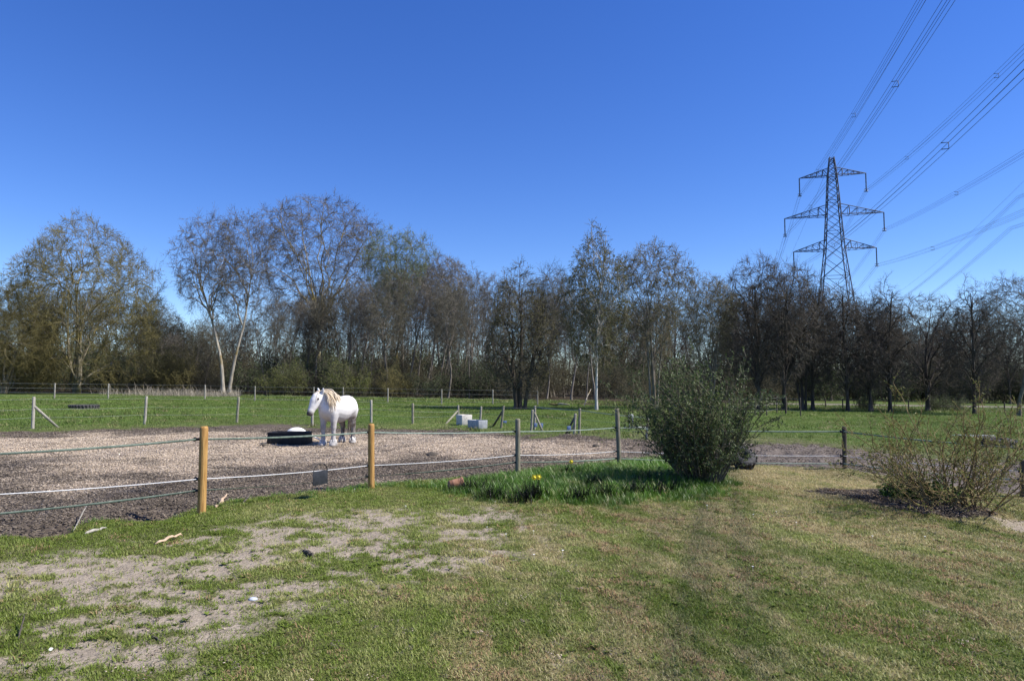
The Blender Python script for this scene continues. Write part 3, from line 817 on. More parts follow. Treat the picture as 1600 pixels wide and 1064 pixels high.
tree_env('fan_b', 44, 13, 4, DOME, .12, M['bark_dark'], M['twig_dark'], 2200, (8, 8, 6), (.75, .018, .05), .12, 1.4, 3, .14, 0, .06, .0115, .15, None, None, .55, 3)
tree_env('spire', 47, 13, 3.3, SPIRE, .12, M['bark_dark'], M['twig_dark'], 1900, (16, 7, 5), (.86, .015, .025), .12, 1.0, 1, 0, 0, .07, .011, .15, None, None, .5, 3)
tree_env('birch', 51, 13, 3.1, [(0, .4), (.15, .8), (.4, 1), (.65, .95), (.82, .6), (.92, .35), (1, .12)], .22, M['bark_birch'], M['twig_birch'], 1500, (14, 7, 5), (.95, .012, .025), .2, .8, 1, 0, 0, .08, .010, .34, (6, .1, .03, 1.5), M['leaf_birch'], .8, 3, .3)
tree_env('elm', 55, 12, 3.4, VASE, .12, M['bark_grey'], M['twig_birch'], 2100, (7, 8, 6), (.7, .0135, .04), .08, 1.6, 4, .14, 0, .06, .011, .15, (1, .1, .028), M['leaf_birch'], .5, 3)
tree_env('hazel', 58, 10, 2.8, EGG, .08, M['bark_dark'], M['twig_brown'], 2000, (8, 7, 6), (.65, .02, .03), .1, 1.7, 3, .1, 0, .07, .010, .15, (1, .09, .03), M['leaf_olive'], .45, 3)

def thicket(name, seed, H, W, n, stem_m, twig_m, leaf=None, leaf_m=None):
    rng = np.random.default_rng(seed)
    sp = []
    for k in range(n):
        a = rng.random() * 6.28; r = W * .42 * math.sqrt(rng.random()); q = rng.uniform(.1, .8)
        sp.append((r * math.cos(a), r * math.sin(a), (q * math.cos(a), q * math.sin(a), 1), H * rng.uniform(.6, 1.1), .025))
    t = stems(sp, 7, rng, .16, -.03, .8)
    L1 = grow(t, 7, .1, 1, 48, .5, 5, rng, .03, .2, .7, .013, .6, .3)
    L2 = grow(L1, 6, .1, 1, 48, .5, 3, rng, .02, .2, .7, .011, .5, .3)
    L3 = grow(L2, 3, .1, 1, 48, .6, 2, rng, .0, .2, .7, .010, .4, .3)
    lv = None
    if leaf:
        lv = MB(); tip_leaves(lv, L3, leaf[0], rng, leaf[1], leaf[2], .1)
    finish(name, [t], [L1, L2, L3], stem_m, twig_m, lv, leaf_m, (4, 4))
thicket('thicket_brown', 61, 4, 6, 34, M['twig_brown'], M['twig_brown'], (1, .12, .04), M['leaf_brown'])
thicket('thicket_dark', 64, 3.5, 6, 34, M['twig_dark'], M['twig_dark'], (2, .12, .045), M['leaf_dark'])
thicket('thicket_olive', 67, 4, 5, 30, M['twig_olive'], M['twig_olive'], (1, .12, .03), M['leaf_olive'])
thicket('thicket_bud', 68, 3.2, 5, 26, M['twig_brown'], M['twig_brown'], (3, .11, .035), M['leaf_bud'])

FOL = {'oak': 'buds', 'ash': 'seed_cluster', 'ash_b': 'seed_cluster', 'vase': 'seed_cluster'}
def plant(proto, x, y, H, rz, label, group=None, name='bare_tree', cat='tree', sx=1.0, tilt=0):
    tm, cm, lm, h, r = PROTO[proto]
    s = H / h
    o = thing(name, label, cat, (x, y, plane_z(x, y)), rz, group, (s * sx, s * sx, s))
    if tilt: o.rotation_euler[1] = tilt
    a, b = ('trunk', 'crown') if cat == 'tree' else ('stem_cluster', 'twig_crown')
    link(a, tm, o); link(b, cm, o)
    if lm: link('foliage', lm, o)
    return o
def hero(proto, u, vb, vt, rz, label, width=None, name='bare_tree', group=None, ut=None, ym=None):
    x, y = G(u, vb)
    if ym: y = ym; x = X_at(u, y)
    Ht = H_at(vt, y) - plane_z(x, y)
    tm, cm, lm, h, r = PROTO[proto]
    sx = 1.0
    if width: sx = (width / 2 / F * y) / (r * Ht / h)
    return plant(proto, x, y, Ht, rz, label, group, name, sx=sx)

hero('oak', 122, 615, 338, .4, 'broad olive brown oak at the far left with many mossy stems', 250, 'oak_tree')
hero('oak', 5, 615, 440, 2.4, 'lower mossy tree cut by the left edge of the photo', 190, 'oak_tree')
hero('ash', 349, 617, 328, .25, 'pale barked ash, left one of the leaning pair by the field fence', 165, 'ash_tree')
hero('ash_b', 358, 617, 326, .2, 'pale barked ash, right one of the leaning pair by the field fence', 130, 'ash_tree')
hero('vase', 492, 614, 305, 1.1, 'tallest wide crowned bare tree directly behind the white pony', 225, 'bare_tree')
hero('willow', 612, 611, 352, .7, 'tree with a pale green haze of young leaves right of the tallest tree', 120, 'willow_tree', ym=86)
hero('wood_a', 690, 618, 387, 2.0, 'slender grey tree with bent trunk right of the green hazed tree', 105)
hero('pole_a', 738, 618, 403, 1.0, 'purplish twigged slim tree left of the dark stubby trunk', 90)
hero('wood_b', 700, 622, 440, 4.0, 'thin crooked tree with a pale bowed trunk at the wood edge', 80)
hero('hazel', 812, 640, 405, .5, 'dense upright tree with a stubby dark trunk standing alone in the field', 125, 'hazel_tree')
hero('wood_b', 866, 620, 408, 1.3, 'bare tree with reaching arms left of the birch', 95)
hero('birch', 932, 641, 345, .9, 'weeping birch with white trunk in the middle of the field edge', 118, 'birch_tree')
hero('elm', 1022, 641, 373, 2.2, 'fan shaped tree with pale olive twigs right of the birch', 125, 'elm_tree')
hero('elm', 1108, 640, 424, 4.2, 'lower fan shaped grey tree above the leafy bush', 100, 'elm_tree')
hero('fan_a', 1186, 641, 396, .3, 'tall dark dome crowned tree left of the pylon', 130, 'beech_tree')
hero('fan_b', 1224, 642, 400, 1.9, 'dark tree with a thick trunk beside the corner fence', 120, 'beech_tree')
hero('fan_b', 1254, 641, 405, 3.1, 'twin stemmed dark tree just left of the pylon legs', 100, 'beech_tree')
hero('spire', 1270, 641, 418, 2.0, 'narrow dark tree in front of the left pylon leg', 90, 'beech_tree')
hero('spire', 1325, 643, 428, .2, 'narrow dark tree in front of the right pylon leg', 95, 'beech_tree')
hero('spire', 1391, 644, 428, 1.2, 'pointed dark tree right of the pylon', 100, 'beech_tree')
hero('fan_b', 1362, 643, 452, 5.0, 'dark tree with sprouting base and side stem right of the pylon', 100, 'beech_tree')
hero('fan_a', 1450, 643, 458, 4.4, 'wide rounded dark tree between two pointed ones on the right', 150, 'beech_tree')
hero('spire', 1523, 647, 428, 3.3, 'pointed bare tree second from the right edge', 95, 'beech_tree')
hero('wood_a', 1592, 650, 422, .9, 'dark bare tree cut by the right edge of the photo', 120, 'beech_tree')

# the wood behind: skyline of the photograph as height over bearing
SKY_U = [-200, 0, 60, 200, 240, 270, 300, 330, 400, 560, 620, 690, 740, 800, 860, 900, 1000, 1075, 1110, 1150, 1250, 1300, 1350, 1400, 1450, 1500, 1600, 1800]
SKY_V = [420, 455, 430, 430, 470, 495, 490, 470, 440, 415, 405, 400, 408, 412, 420, 432, 430, 436, 440, 430, 425, 440, 455, 458, 470, 462, 440, 430]
def skyv(u): return float(np.interp(u, SKY_U, SKY_V))
rg = random.Random(5)
kinds = ['wood_a', 'wood_b', 'pole_a', 'pole_b', 'wood_a', 'pole_b', 'wood_b']
LOOK = {'wood_a': 'tree with upswept limbs', 'wood_b': 'crooked round crowned tree', 'pole_a': 'straight slim tree', 'pole_b': 'thin leaning tree', 'hazel': 'bushy many stemmed tree',
        'fan_a': 'dark dome crowned tree', 'fan_b': 'dark many stemmed tree', 'spire': 'narrow pointed dark tree', 'thicket_brown': 'brown brush', 'thicket_dark': 'dark leafy brush'}
MARKS = [(130, 'behind the broad oak'), (255, 'right of the broad oak'), (330, 'left of the ash pair'), (400, 'behind the ash pair'), (465, 'left of the tallest tree'), (540, 'behind the pony'), (600, 'right of the tallest tree'),
         (660, 'below the green hazed tree'), (720, 'behind the pale crooked trunk'), (790, 'beyond the two troughs'), (850, 'behind the stubby trunk'), (905, 'left of the birch'), (960, 'behind the birch'), (1060, 'right of the birch'),
         (1140, 'above the leafy bush'), (1210, 'behind the corner fence'), (1290, 'left of the pylon legs'), (1350, 'below the pylon'), (1420, 'right of the pylon'), (1490, 'behind the wide rounded tree'), (1560, 'near the right edge'), (9999, 'at the right edge')]
QUEUE = []
def mark(u): return next(m_ for lim, m_ in MARKS if u < lim)
def settle():
    # trees of the same look at the same landmark are told apart by their order from the left
    by = {}
    for q in QUEUE: by.setdefault(q[1], []).append(q)
    words = ['first', 'second', 'third', 'fourth', 'fifth', 'sixth', 'seventh']
    for lab, qs in by.items():
        qs.sort(key=lambda q: q[0])
        for k_, q in enumerate(qs):
            q[2]['label'] = lab if len(qs) == 1 else lab + ', ' + words[k_] + ' from left'
def wood_tree(u, y, lo, hi, where, group, ks):
    x = X_at(u, y)
    v = skyv(u) + rg.uniform(lo, hi)
    H = H_at(v, y) - plane_z(x, y)
    kd = rg.choice(ks)
    o = plant(kd, x, y, H, rg.uniform(0, 6.28), 'bare tree', group, sx=rg.uniform(.75, 1.0))
    QUEUE.append((u, f"{LOOK[kd]} {where}, {mark(u)}", o))
for k in range(40):
    u = 230 + (940 - 230) * (k + rg.random()) / 40
    wood_tree(u, rg.uniform(76, 90), 0, 60, 'at the wood front', 'front trees of the wood', kinds)
for k in range(9):
    u = 205 + 130 * (k + rg.random()) / 9
    wood_tree(u, rg.uniform(82, 105), -8, 22, 'in the low gap', 'trees in the low gap of the wood', ['wood_a', 'wood_b', 'hazel'])
for k in range(34):
    u = -20 + (1010 + 20) * (k + rg.random()) / 34
    wood_tree(u, rg.uniform(92, 125), -5, 50, 'deep in the wood', 'trees deep in the wood', kinds)
for k in range(26):
    u = 950 + (1620 - 950) * (k + rg.random()) / 26
    wood_tree(u, rg.uniform(96, 128), 5, 60, 'beyond the lane', 'trees beyond the lane', ['fan_a', 'spire', 'wood_a', 'fan_b', 'wood_b'])

# brush along the wood edge
def brush(kind, u, y, H, wpx, label, group, name='bramble_bush', where=None):
    x = X_at(u, y); tm, cm, lm, h, r = PROTO[kind]
    s = H / h; sx = (wpx / 2 / F * y) / (r * s)
    o = plant(kind, x, y, H, rg.uniform(0, 6.28), label, group, name, 'bush', sx)
    if where: QUEUE.append((u, f"{LOOK[kind]} {where}, {mark(u)}", o))
for k in range(26):
    u = -10 + 990 * (k + rg.random()) / 26
    if 820 < u < 960: continue
    brush(rg.choice(['thicket_brown', 'thicket_dark', 'thicket_dark']), u, rg.uniform(75, 82), rg.uniform(3.2, 5.2), rg.uniform(70, 110), 'brush', 'brush along the wood edge', where='at the wood edge')
for k in range(22):
    u = -10 + 1000 * (k + rg.random()) / 22
    brush(rg.choice(['thicket_brown', 'thicket_dark']), u, rg.uniform(84, 96), rg.uniform(5, 7.5), rg.uniform(80, 120), 'brush', 'tall brush inside the wood', where='inside the wood')
brush('thicket_olive', 30, 69, 7.5, 120, 'yellow olive arching shrub at the left edge', None, 'willow_shrub')
brush('thicket_olive', 265, 77, 7.0, 110, 'golden brown shrub between the oak and the ash pair', None, 'willow_shrub')
brush('thicket_bud', 545, 74, 4.4, 90, 'green budding shrub right of the pony', None, 'willow_shrub')
brush('thicket_bud', 440, 75, 4.0, 80, 'green tinged shrub behind the black trough', None, 'willow_shrub')
brush('thicket_olive', 620, 76, 4.6, 70, 'olive shrub below the green hazed tree', None, 'willow_shrub')
for k, (u, lab) in enumerate(((1000, 'grey twiggy brush just right of the birch foot'), (1085, 'grey twiggy brush directly behind the leafy bush'), (1160, 'grey twiggy brush left of the corner fence'), (1215, 'grey twiggy brush behind the corner fence post'))):
    brush('thicket_brown', u, 60 + k * 1.5, 3.0 + .4 * k, 80, lab, 'brush behind the leafy bush')
brush('thicket_dark', 1475, 57, 1.6, 70, 'low dark briar under the wide rounded tree', None, 'bramble_bush')
brush('thicket_dark', 1350, 57.5, 1.5, 36, 'sprouting briar at the foot of the dark tree right of the pylon', None, 'bramble_bush')

for k in range(26):
    u = 960 + 660 * (k + rg.random()) / 26
    brush(rg.choice(['thicket_brown', 'thicket_dark']), u, rg.uniform(98, 122), rg.uniform(6, 9.5), rg.uniform(90, 140), 'brush', 'tall brush beyond the lane', where='beyond the lane')
for k in range(22):
    u = -10 + 1010 * (k + rg.random()) / 22
    brush(rg.choice(['thicket_brown', 'thicket_dark']), u, rg.uniform(98, 118), rg.uniform(7, 10), rg.uniform(80, 120), 'brush', 'tall brush deep in the wood', where='deep in the wood')
settle()

def far_wood():
    rng = np.random.default_rng(77)
    sp = []
    for k in range(900):
        u = rng.uniform(-250, 1850); y = rng.uniform(130, 190) 
        if u > 1050: y = rng.uniform(135, 190)
        x = X_at(u, y); v = skyv(u) + rng.uniform(38, 130)
        H = max(3, H_at(v, y) - plane_z(x, y))
        sp.append((x, y, (rng.normal(0, .08), 0, 1), H, .12))
    t = stems(sp, 7, rng, .06, .02, .8); t['P'][:, :, 2] += plane_z(t['P'][:, :1, 0], 0)
    L1 = grow(t, 10, .1, 1, 50, .36, 4, rng, .08, .16, .6, .03, .6, .4)
    L2 = grow(L1, 5, .1, 1, 45, .6, 2, rng, .04, .16, .6, .034, .5, .3)
    mb = MB(); mb.tubes(t['P'], t['R'], 4); mb.tubes(L1['P'], L1['R'], 3); mb.tubes(L2['P'], L2['R'], 3)
    o = mb.build('far_wood', M['twig_dark']); o['kind'] = 'stuff'; o['label'] = 'mass of bare woodland far beyond the field'
far_wood()

# ------------------------------------------------------------------ fences
def post_mesh(parent, base, top, r, m, sides=12, name='post', round_top=True):
    mb = MB(); base = np.array(base, float); top = np.array(top, float); ax = top - base; L = np.linalg.norm(ax); ax /= L
    t = [-.25 / L, 0, .25, .5, .75, 1 - .03 / L, 1]; rr = [1.02, 1.02, 1, 1, .99, .98, .82]
    P = np.array([base + ax * L * q for q in t]); R = r * np.array(rr)
    mb.tubes(P, R, sides, True)
    return mb.build(name, m, parent, True)
def px_post(u, vb, ut, vt, sink=.02):
    b = ground(u, vb, sink)
    return np.array(b), np.array((X_at(ut, b.y, vt), b.y, H_at(vt, b.y, ut)))

def strand(parent, name, pts, kind, seed=0):
    rng = np.random.default_rng(seed)
    P = []
    for a, b in zip(pts[:-1], pts[1:]):
        a = np.array(a); b = np.array(b); n = 14
        t = np.linspace(0, 1, n, endpoint=False)[:, None]
        q = a + (b - a) * t; q[:, 2] -= .028 * np.sqrt(np.linalg.norm(b - a) / 4) * 4 * (t * (1 - t))[:, 0]
        P.append(q)
    P.append(np.array(pts[-1])[None]); P = np.concatenate(P)
    mb = MB()
    if kind == 'tape':
        n = len(P); tw = np.cumsum(rng.normal(0, .22, n)); tw = np.convolve(tw, np.ones(7) / 7, 'same') + rng.normal(0, .3)
        T = norm(np.gradient(P, axis=0)); S = norm(np.cross(T, (0, 0, 1.))); U = np.cross(S, T)
        a = U * np.cos(tw)[:, None] + S * np.sin(tw)[:, None]; b = np.cross(T, a)
        mb.rings(P, a * .0135, b * .002, 6)
    else:
        mb.tubes(P, np.full(len(P), .006 if kind == 'rope' else .003), 5)
    return mb.build(name, M['tape'] if kind == 'tape' else M['rope'] if kind == 'rope' else M['wire'], parent)

front = thing('electric_fence', 'electric fence of round posts with green tapes and white rope along the lawn edge', 'fence', (0, 0, 0))
FP = [(-110, 846, -108, 712), (315, 797, 319, 666), (580, 762, 580, 662), (809, 744, 809, 654), (968, 728, 964, 638), (1320, 735, 1319, 666), (1599, 776, 1599, 718)]
TOPS = [(-110, 714), (310, 686), (576, 675), (805, 674), (961, 668), (1316, 674), (1596, 700)]
ROPE = [(-110, 777), (311, 748), (576, 727), (805, 711), (962, 705), (1316, 712), (1596, 736)]
LOWT = [(-110, 812), (309, 766), (576, 744), (805, 722), (962, 716), (1316, 724), (1596, 750)]
posts = []
for i, (ub, vb, ut, vt) in enumerate(FP):
    b, t = px_post(ub, vb, ut, vt)
    r = [.05, .053, .052, .048, .048, .046, .05][i]
    p = post_mesh(front, b, t, r, M['new_wood'] if i in (1, 2) else M['dark_wood'] if i in (5, 6) else M['old_wood'], 16)
    if i in (1, 2): p['label'] = 'fresh honey coloured round post'
    posts.append((p, b))
for nm, S, kind, sd in (('tape', TOPS, 'tape', 4), ('rope', ROPE, 'rope', 2), ('tape', LOWT, 'tape', 9)):
    pts = []
    for (u, v), (p, b) in zip(S, posts):
        y = b[1] + .0; q = np.array((X_at(u, y, v), y - .02, H_at(v, y, u)))
        pts.append(q)
        ins = MB(); ins.box((q[0] - .012, q[1], q[2]), (.075, .035, .035), .1); ins.box((q[0] - .04, q[1], q[2]), (.018, .05, .055), .1)
        ins.build('insulator', M['black_plastic'], p, False, .004)
    strand(front, nm, pts, kind, sd)

rear = thing('electric_fence', 'older grey post fence with thin strands between the bare paddock and the green field', 'fence', (0, 0, 0))
RP = [(-60, 676, -60, 620), (51, 670, 53, 620), (226, 663, 229, 619), (370, 661, 373, 620), (488, 663, 488, 622), (580, 660, 580, 625), (645, 663, 645, 630), (716, 652, 716, 633), (750, 656, 752, 635), (783, 669, 787, 634),
      (830, 673, 832, 640), (835, 671, 836, 634), (905, 681, 906, 638), (897, 680, 899, 646), (1010, 690, 1013, 648)]
rb = []
for i, (ub, vb, ut, vt) in enumerate(RP):
    b, t = px_post(ub, vb, ut, vt)
    if i in (7, 8): 
        b = np.array(ground(ub, vb + 6)); t = np.array((X_at(ut, b[1], vt), b[1], H_at(vt, b[1], ut)))
    post_mesh(rear, b, t, .05 if i < 7 else .045, M['grey_wood'] if i % 3 else M['old_wood'], 8)
    rb.append((b, t))
def strut(u1, v1, u2, v2, y1, m=M['old_wood'], r=.04):
    a = np.array((X_at(u1, y1, v1), y1, H_at(v1, y1, u1))); b = np.array(ground(u2, v2, .03))
    mb = MB(); mb.tubes(np.array([b, (a + b) / 2, a]), np.full(3, r), 8, True)
    mb.build('brace', m, rear)
strut(54, 635, 92, 668, rb[1][0][1], M['grey_wood'], .045)
strut(715, 642, 696, 662, rb[7][0][1]); strut(716, 642, 721, 655, rb[7][0][1])
strut(785, 643, 769, 667, rb[9][0][1], M['dark_wood'])
strut(835, 644, 848, 673, rb[11][0][1]); strut(899, 650, 883, 679, rb[13][0][1], M['dark_wood']); strut(899, 660, 890, 676, rb[13][0][1], M['grey_wood'], .03)
strut(1012, 662, 1030, 688, rb[14][0][1], M['dark_wood'])
order = [0, 1, 2, 3, 4, 5, 6, 7, 8, 9, 11, 12, 14]
for frac, kind in ((.93, 'wire'), (.62, 'wire'), (.36, 'wire')):
    strand(rear, 'wire', [rb[i][0] + (rb[i][1] - rb[i][0]) * frac + np.array((0, -.05, 0)) for i in order], kind, 3)
strand(rear, 'tape', [rb[11][1] + np.array((0, -.05, -.03)), rb[12][1] + np.array((0, -.06, -.06)), rb[14][1] + np.array((.0, -.06, -.1))], 'tape', 5)

field_f = thing('wire_fence', 'thin wire fence along the foot of the wood at the far side of the field', 'fence', (0, 0, 0))
FF = [(-40, 622), (85, 622.5), (169, 623), (320, 624), (398, 627), (490, 628), (536, 628), (606, 629), (690, 632), (770, 632), (840, 633)]
fb = []
for u, v in FF:
    b = np.array(ground(u, v, .05)); 
    post_mesh(field_f, b, b + np.array((0, 0, 1.25)), .055, M['grey_wood'], 6); fb.append(b)
for h in (.25, .5, .85, 1.2):
    pts = [b + np.array((0, -.07, h)) for b in fb]
    mb = MB(); mb.tubes(np.array(pts), np.full(len(pts), .007), 4); mb.build('wire', M['wire'], field_f)
corner = thing('wire_fence', 'short run of wire fence with slim posts left of the dark trees on the right', 'fence', (0, 0, 0))
cb = []
for u, v in ((1140, 652), (1180, 650.5), (1198, 650), (1214, 646), (1228, 647), (1251, 651)):
    b = np.array(ground(u, v, .05)); post_mesh(corner, b, b + np.array((0, 0, 1.2)), .06 if u == 1228 else .035, M['dark_wood'], 6); cb.append(b)
for h in (.35, .7, 1.1):
    pts = [b + np.array((0, -.05, h)) for b in cb]
    mb = MB(); mb.tubes(np.array(pts), np.full(len(pts), .007), 4); mb.build('wire', M['wire'], corner)
lane_f = thing('wire_fence', 'low dark post fence in front of the lane under the right hand trees', 'fence', (0, 0, 0))
lb = []
for u, v in ((1290, 638), (1317, 640), (1343, 638), (1420, 641), (1497, 643), (1570, 646), (1625, 648)):
    b = np.array(ground(u, v, .05)); post_mesh(lane_f, b, b + np.array((0, 0, .95)), .05, M['dark_wood'], 6); lb.append(b)
for h in (.45, .85):
    pts = [b + np.array((0, -.05, h)) for b in lb]
    mb = MB(); mb.tubes(np.array(pts), np.full(len(pts), .007), 4); mb.build('wire', M['wire'], lane_f)

# ------------------------------------------------------------------ the white pony
def pony():
    ff = G(512.5, 694.6); hd = np.array((-.27, -.963)); root_px = (ff[0] - .43 * hd[0], ff[1] - .43 * hd[1]); ang = math.atan2(hd[1], hd[0])
    t = thing('pony', 'white pony with sandy mane standing on the bare paddock facing left', 'pony', (root_px[0], root_px[1], gz(*root_px) - .01), ang)
    b = MB()
    def lx(sections):   # trunk sections along x: (x, z, half width y, half height z)
        C = [(x, 0, z) for x, z, a, c in sections]
        b.rings(C, [(0, a, 0) for x, z, a, c in sections], [(0, 0, c) for x, z, a, c in sections], 18)
    lx([(-.80, 1.02, 0.045, 0.062), (-.77, 1.02, 0.147, 0.175), (-.70, 1.02, 0.249, 0.258), (-.55, 1.02, 0.333, 0.319), (-.35, .985, 0.356, 0.335), (-.1, .945, 0.390, 0.355), (.1, .945, 0.384, 0.360), (.28, .98, 0.345, 0.350), (.45, 1.0, 0.288, 0.309), (.58, 1.0, 0.226, 0.237), (.66, 1.0, 0.124, 0.134), (.68, 1.0, 0.056, 0.062)])
    TURN = math.radians(-33)
    LAT = np.array((-math.sin(TURN), math.cos(TURN), 0)); FWD = np.array((math.cos(TURN), math.sin(TURN), 0)); POLL = np.array((.60, -.15, 0))
    def path(pts, n=14, lat=(0, 1., 0)):   # (x, y, z, half width across, half depth in the path's plane)
        p = np.array(pts, float); c = p[:, :3]
        T = norm(np.gradient(c, axis=0)); Y = np.array(lat); D = norm(np.cross(T, Y)); S = norm(np.cross(D, T))
        b.rings(c, S * p[:, 3:4], D * p[:, 4:5], n)
    def hp(s, z, side=0.0): return POLL + FWD * s + LAT * side + np.array((0, 0, z - .075))
    path([(.14, 0, .98, .24, .32), (.25, -.01, 1.09, .235, .33), (.37, -.04, 1.18, .21, .30), (.48, -.08, 1.27, .175, .25), (.56, -.12, 1.345, .115, .16), (.61, -.14, 1.385, .07, .10)])
    path([(*hp(s_, z_), w_, d_) for s_, z_, w_, d_ in ((-.05, 1.475, .075, .07), (.01, 1.44, .115, .13), (.075, 1.36, .13, .17), (.135, 1.26, .12, .165), (.19, 1.155, .098, .13), (.24, 1.06, .082, .10), (.275, .985, .08, .094), (.30, .925, .08, .085), (.31, .89, .06, .06))], 16, LAT)
    for s in (-1, 1):
        path([(.40, s * .13, 1.02, 0.151, 0.220), (.40, s * .15, .86, 0.133, 0.174), (.41, s * .155, .72, 0.095, 0.122), (.42, s * .155, .58, 0.074, 0.090), (.43, s * .155, .475, 0.077, 0.081), (.425, s * .155, .42, 0.058, 0.064), (.42, s * .155, .28, 0.050, 0.055), (.42, s * .155, .17, 0.065, 0.070), (.435, s * .155, .10, 0.064, 0.070), (.455, s * .155, .03, 0.081, 0.090), (.46, s * .155, .0, 0.086, 0.097)])
        path([(-.52, s * .12, 1.05, 0.174, 0.290), (-.53, s * .16, .9, 0.162, 0.273), (-.52, s * .17, .76, 0.133, 0.209), (-.56, s * .17, .63, 0.095, 0.133), (-.63, s * .165, .50, 0.067, 0.093), (-.645, s * .165, .44, 0.060, 0.079), (-.625, s * .165, .30, 0.051, 0.060), (-.605, s * .165, .17, 0.065, 0.070), (-.585, s * .165, .10, 0.065, 0.070), (-.565, s * .165, .03, 0.081, 0.090), (-.56, s * .165, .0, 0.086, 0.097)])
        e = hp(-.01, 0, s * .085); o_ = LAT * s + FWD * .15
        path([(*(e + np.array((0, 0, 1.48))), .045, .035), (*(e + np.array((0, 0, 1.535)) + o_ * .03), .055, .032), (*(e + np.array((0, 0, 1.585)) + o_ * .06), .042, .027), (*(e + np.array((0, 0, 1.635)) + o_ * .085), .013, .013)], 8, LAT)
    me0 = b.mesh('body_base', None)
    tmp = link('tmp', me0)
    md = tmp.modifiers.new('r', 'REMESH'); md.mode = 'VOXEL'; md.voxel_size = .017
    sm = tmp.modifiers.new('s', 'SMOOTH'); sm.factor = .5; sm.iterations = 5
    dg = bpy.context.evaluated_depsgraph_get(); dg.update()
    me = bpy.data.meshes.new_from_object(tmp.evaluated_get(dg)); me.name = 'body'
    bpy.data.objects.remove(tmp)
    me.polygons.foreach_set('use_smooth', np.ones(len(me.polygons), bool))
    m, nt, bs = new_mat('pony_coat')
    co = objco(nt)
    sp = nt.nodes.new('ShaderNodeSeparateXYZ'); nt.links.new(co, sp.inputs[0])
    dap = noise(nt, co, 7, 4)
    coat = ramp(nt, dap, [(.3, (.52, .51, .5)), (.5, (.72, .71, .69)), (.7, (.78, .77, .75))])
    # grey dapples plus painted shade over lower chest, belly and legs; dirty hind legs
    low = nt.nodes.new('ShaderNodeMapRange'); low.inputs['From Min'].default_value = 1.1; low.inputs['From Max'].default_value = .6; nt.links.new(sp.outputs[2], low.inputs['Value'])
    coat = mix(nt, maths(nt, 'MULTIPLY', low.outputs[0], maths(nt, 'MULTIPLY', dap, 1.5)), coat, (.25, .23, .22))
    hind = nt.nodes.new('ShaderNodeMapRange'); hind.inputs['From Min'].default_value = -.15; hind.inputs['From Max'].default_value = -.4; nt.links.new(sp.outputs[0], hind.inputs['Value'])
    lowb = nt.nodes.new('ShaderNodeMapRange'); lowb.inputs['From Min'].default_value = .95; lowb.inputs['From Max'].default_value = .72; nt.links.new(sp.outputs[2], lowb.inputs['Value'])
    dirt = maths(nt, 'MULTIPLY', maths(nt, 'MULTIPLY', hind.outputs[0], lowb.outputs[0]), ramp(nt, noise(nt, co, 5, 3), [(.35, (.2, .2, .2)), (.6, (1, 1, 1))]))
    coat = mix(nt, dirt, coat, (.08, .062, .052))
    muz = nt.nodes.new('ShaderNodeVectorMath'); muz.operation = 'DISTANCE'; nt.links.new(co, muz.inputs[0]); muz.inputs[1].default_value = tuple(hp(.33, .9))
    mz = nt.nodes.new('ShaderNodeMapRange'); mz.inputs['From Min'].default_value = .17; mz.inputs['From Max'].default_value = .1; nt.links.new(muz.outputs['Value'], mz.inputs['Value'])
    coat = mix(nt, mz.outputs[0], coat, (.06, .052, .05))
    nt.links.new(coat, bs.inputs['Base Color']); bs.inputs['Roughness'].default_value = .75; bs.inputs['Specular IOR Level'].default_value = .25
    bump(nt, bs, noise(nt, co, 60, 3), .12, .01)
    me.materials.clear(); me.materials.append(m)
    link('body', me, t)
    hair = leaf_mat('pony_hair', (.46, .35, .22), (.76, .69, .56), 0, .6, .3, None, 6)
    tail_m = leaf_mat('pony_tail', (.2, .17, .15), (.45, .4, .35), 0, .6, .3, None, 6)
    pale_m = leaf_mat('pony_feather', (.5, .48, .45), (.74, .72, .69), 0, .7, .3, None, 6)
    for s in (-1, 1):
        e = MB(); c = hp(.12, 1.335, s * .122); n_ = 7
        zs = np.linspace(-1, 1, n_); e.rings([c + np.array((0, 0, z * .03)) for z in zs], [(.03 * math.sqrt(max(.02, 1 - z * z)), 0, 0) for z in zs], [(0, .02 * math.sqrt(max(.02, 1 - z * z)), 0) for z in zs], 10)
        e.build('eye', M['black_plastic'], t)
    rng = np.random.default_rng(4)
    def locks(roots, dirs, L, r, down, out, n=7):
        P = []; R = []
        for p, d, l in zip(roots, dirs, L):
            d = np.array(d, float); p = np.array(p, float); pts = [p.copy()]
            for k in range(n - 1):
                d = d + np.array((0, 0, -down)) + rng.normal(0, .07, 3); d /= np.linalg.norm(d); p = p + d * l / (n - 1); pts.append(p.copy())
            P.append(pts); R.append(r * np.array([.7, 1, 1.05, 1, .85, .6, .2]) * rng.uniform(.7, 1.3))
        mb = MB(); mb.tubes(np.array(P), np.array(R), 4); return mb
    crest = np.array([(.12, 0, 1.30), (.22, -.0, 1.385), (.32, -.03, 1.455), (.42, -.07, 1.505), (.51, -.11, 1.515), (.57, -.13, 1.475)])
    tt = rng.uniform(0, 5, 260); i = np.clip(tt.astype(int), 0, 4); f = (tt - i)[:, None]
    roots = crest[i] * (1 - f) + crest[i + 1] * f + rng.normal(0, .012, (260, 3)) + np.array((0, .0, -.02))
    dirs = np.stack([rng.normal(.12, .2, 260), rng.uniform(.75, 1.2, 260), rng.uniform(-.1, .45, 260)], 1)
    locks(roots, dirs, rng.uniform(.36, .6, 260) * (.6 + .13 * tt), .010, .42, 0).build('mane', hair, t)
    roots = hp(.0, 1.545) + rng.normal(0, 1, (40, 3)) * np.array((.03, .03, .012))
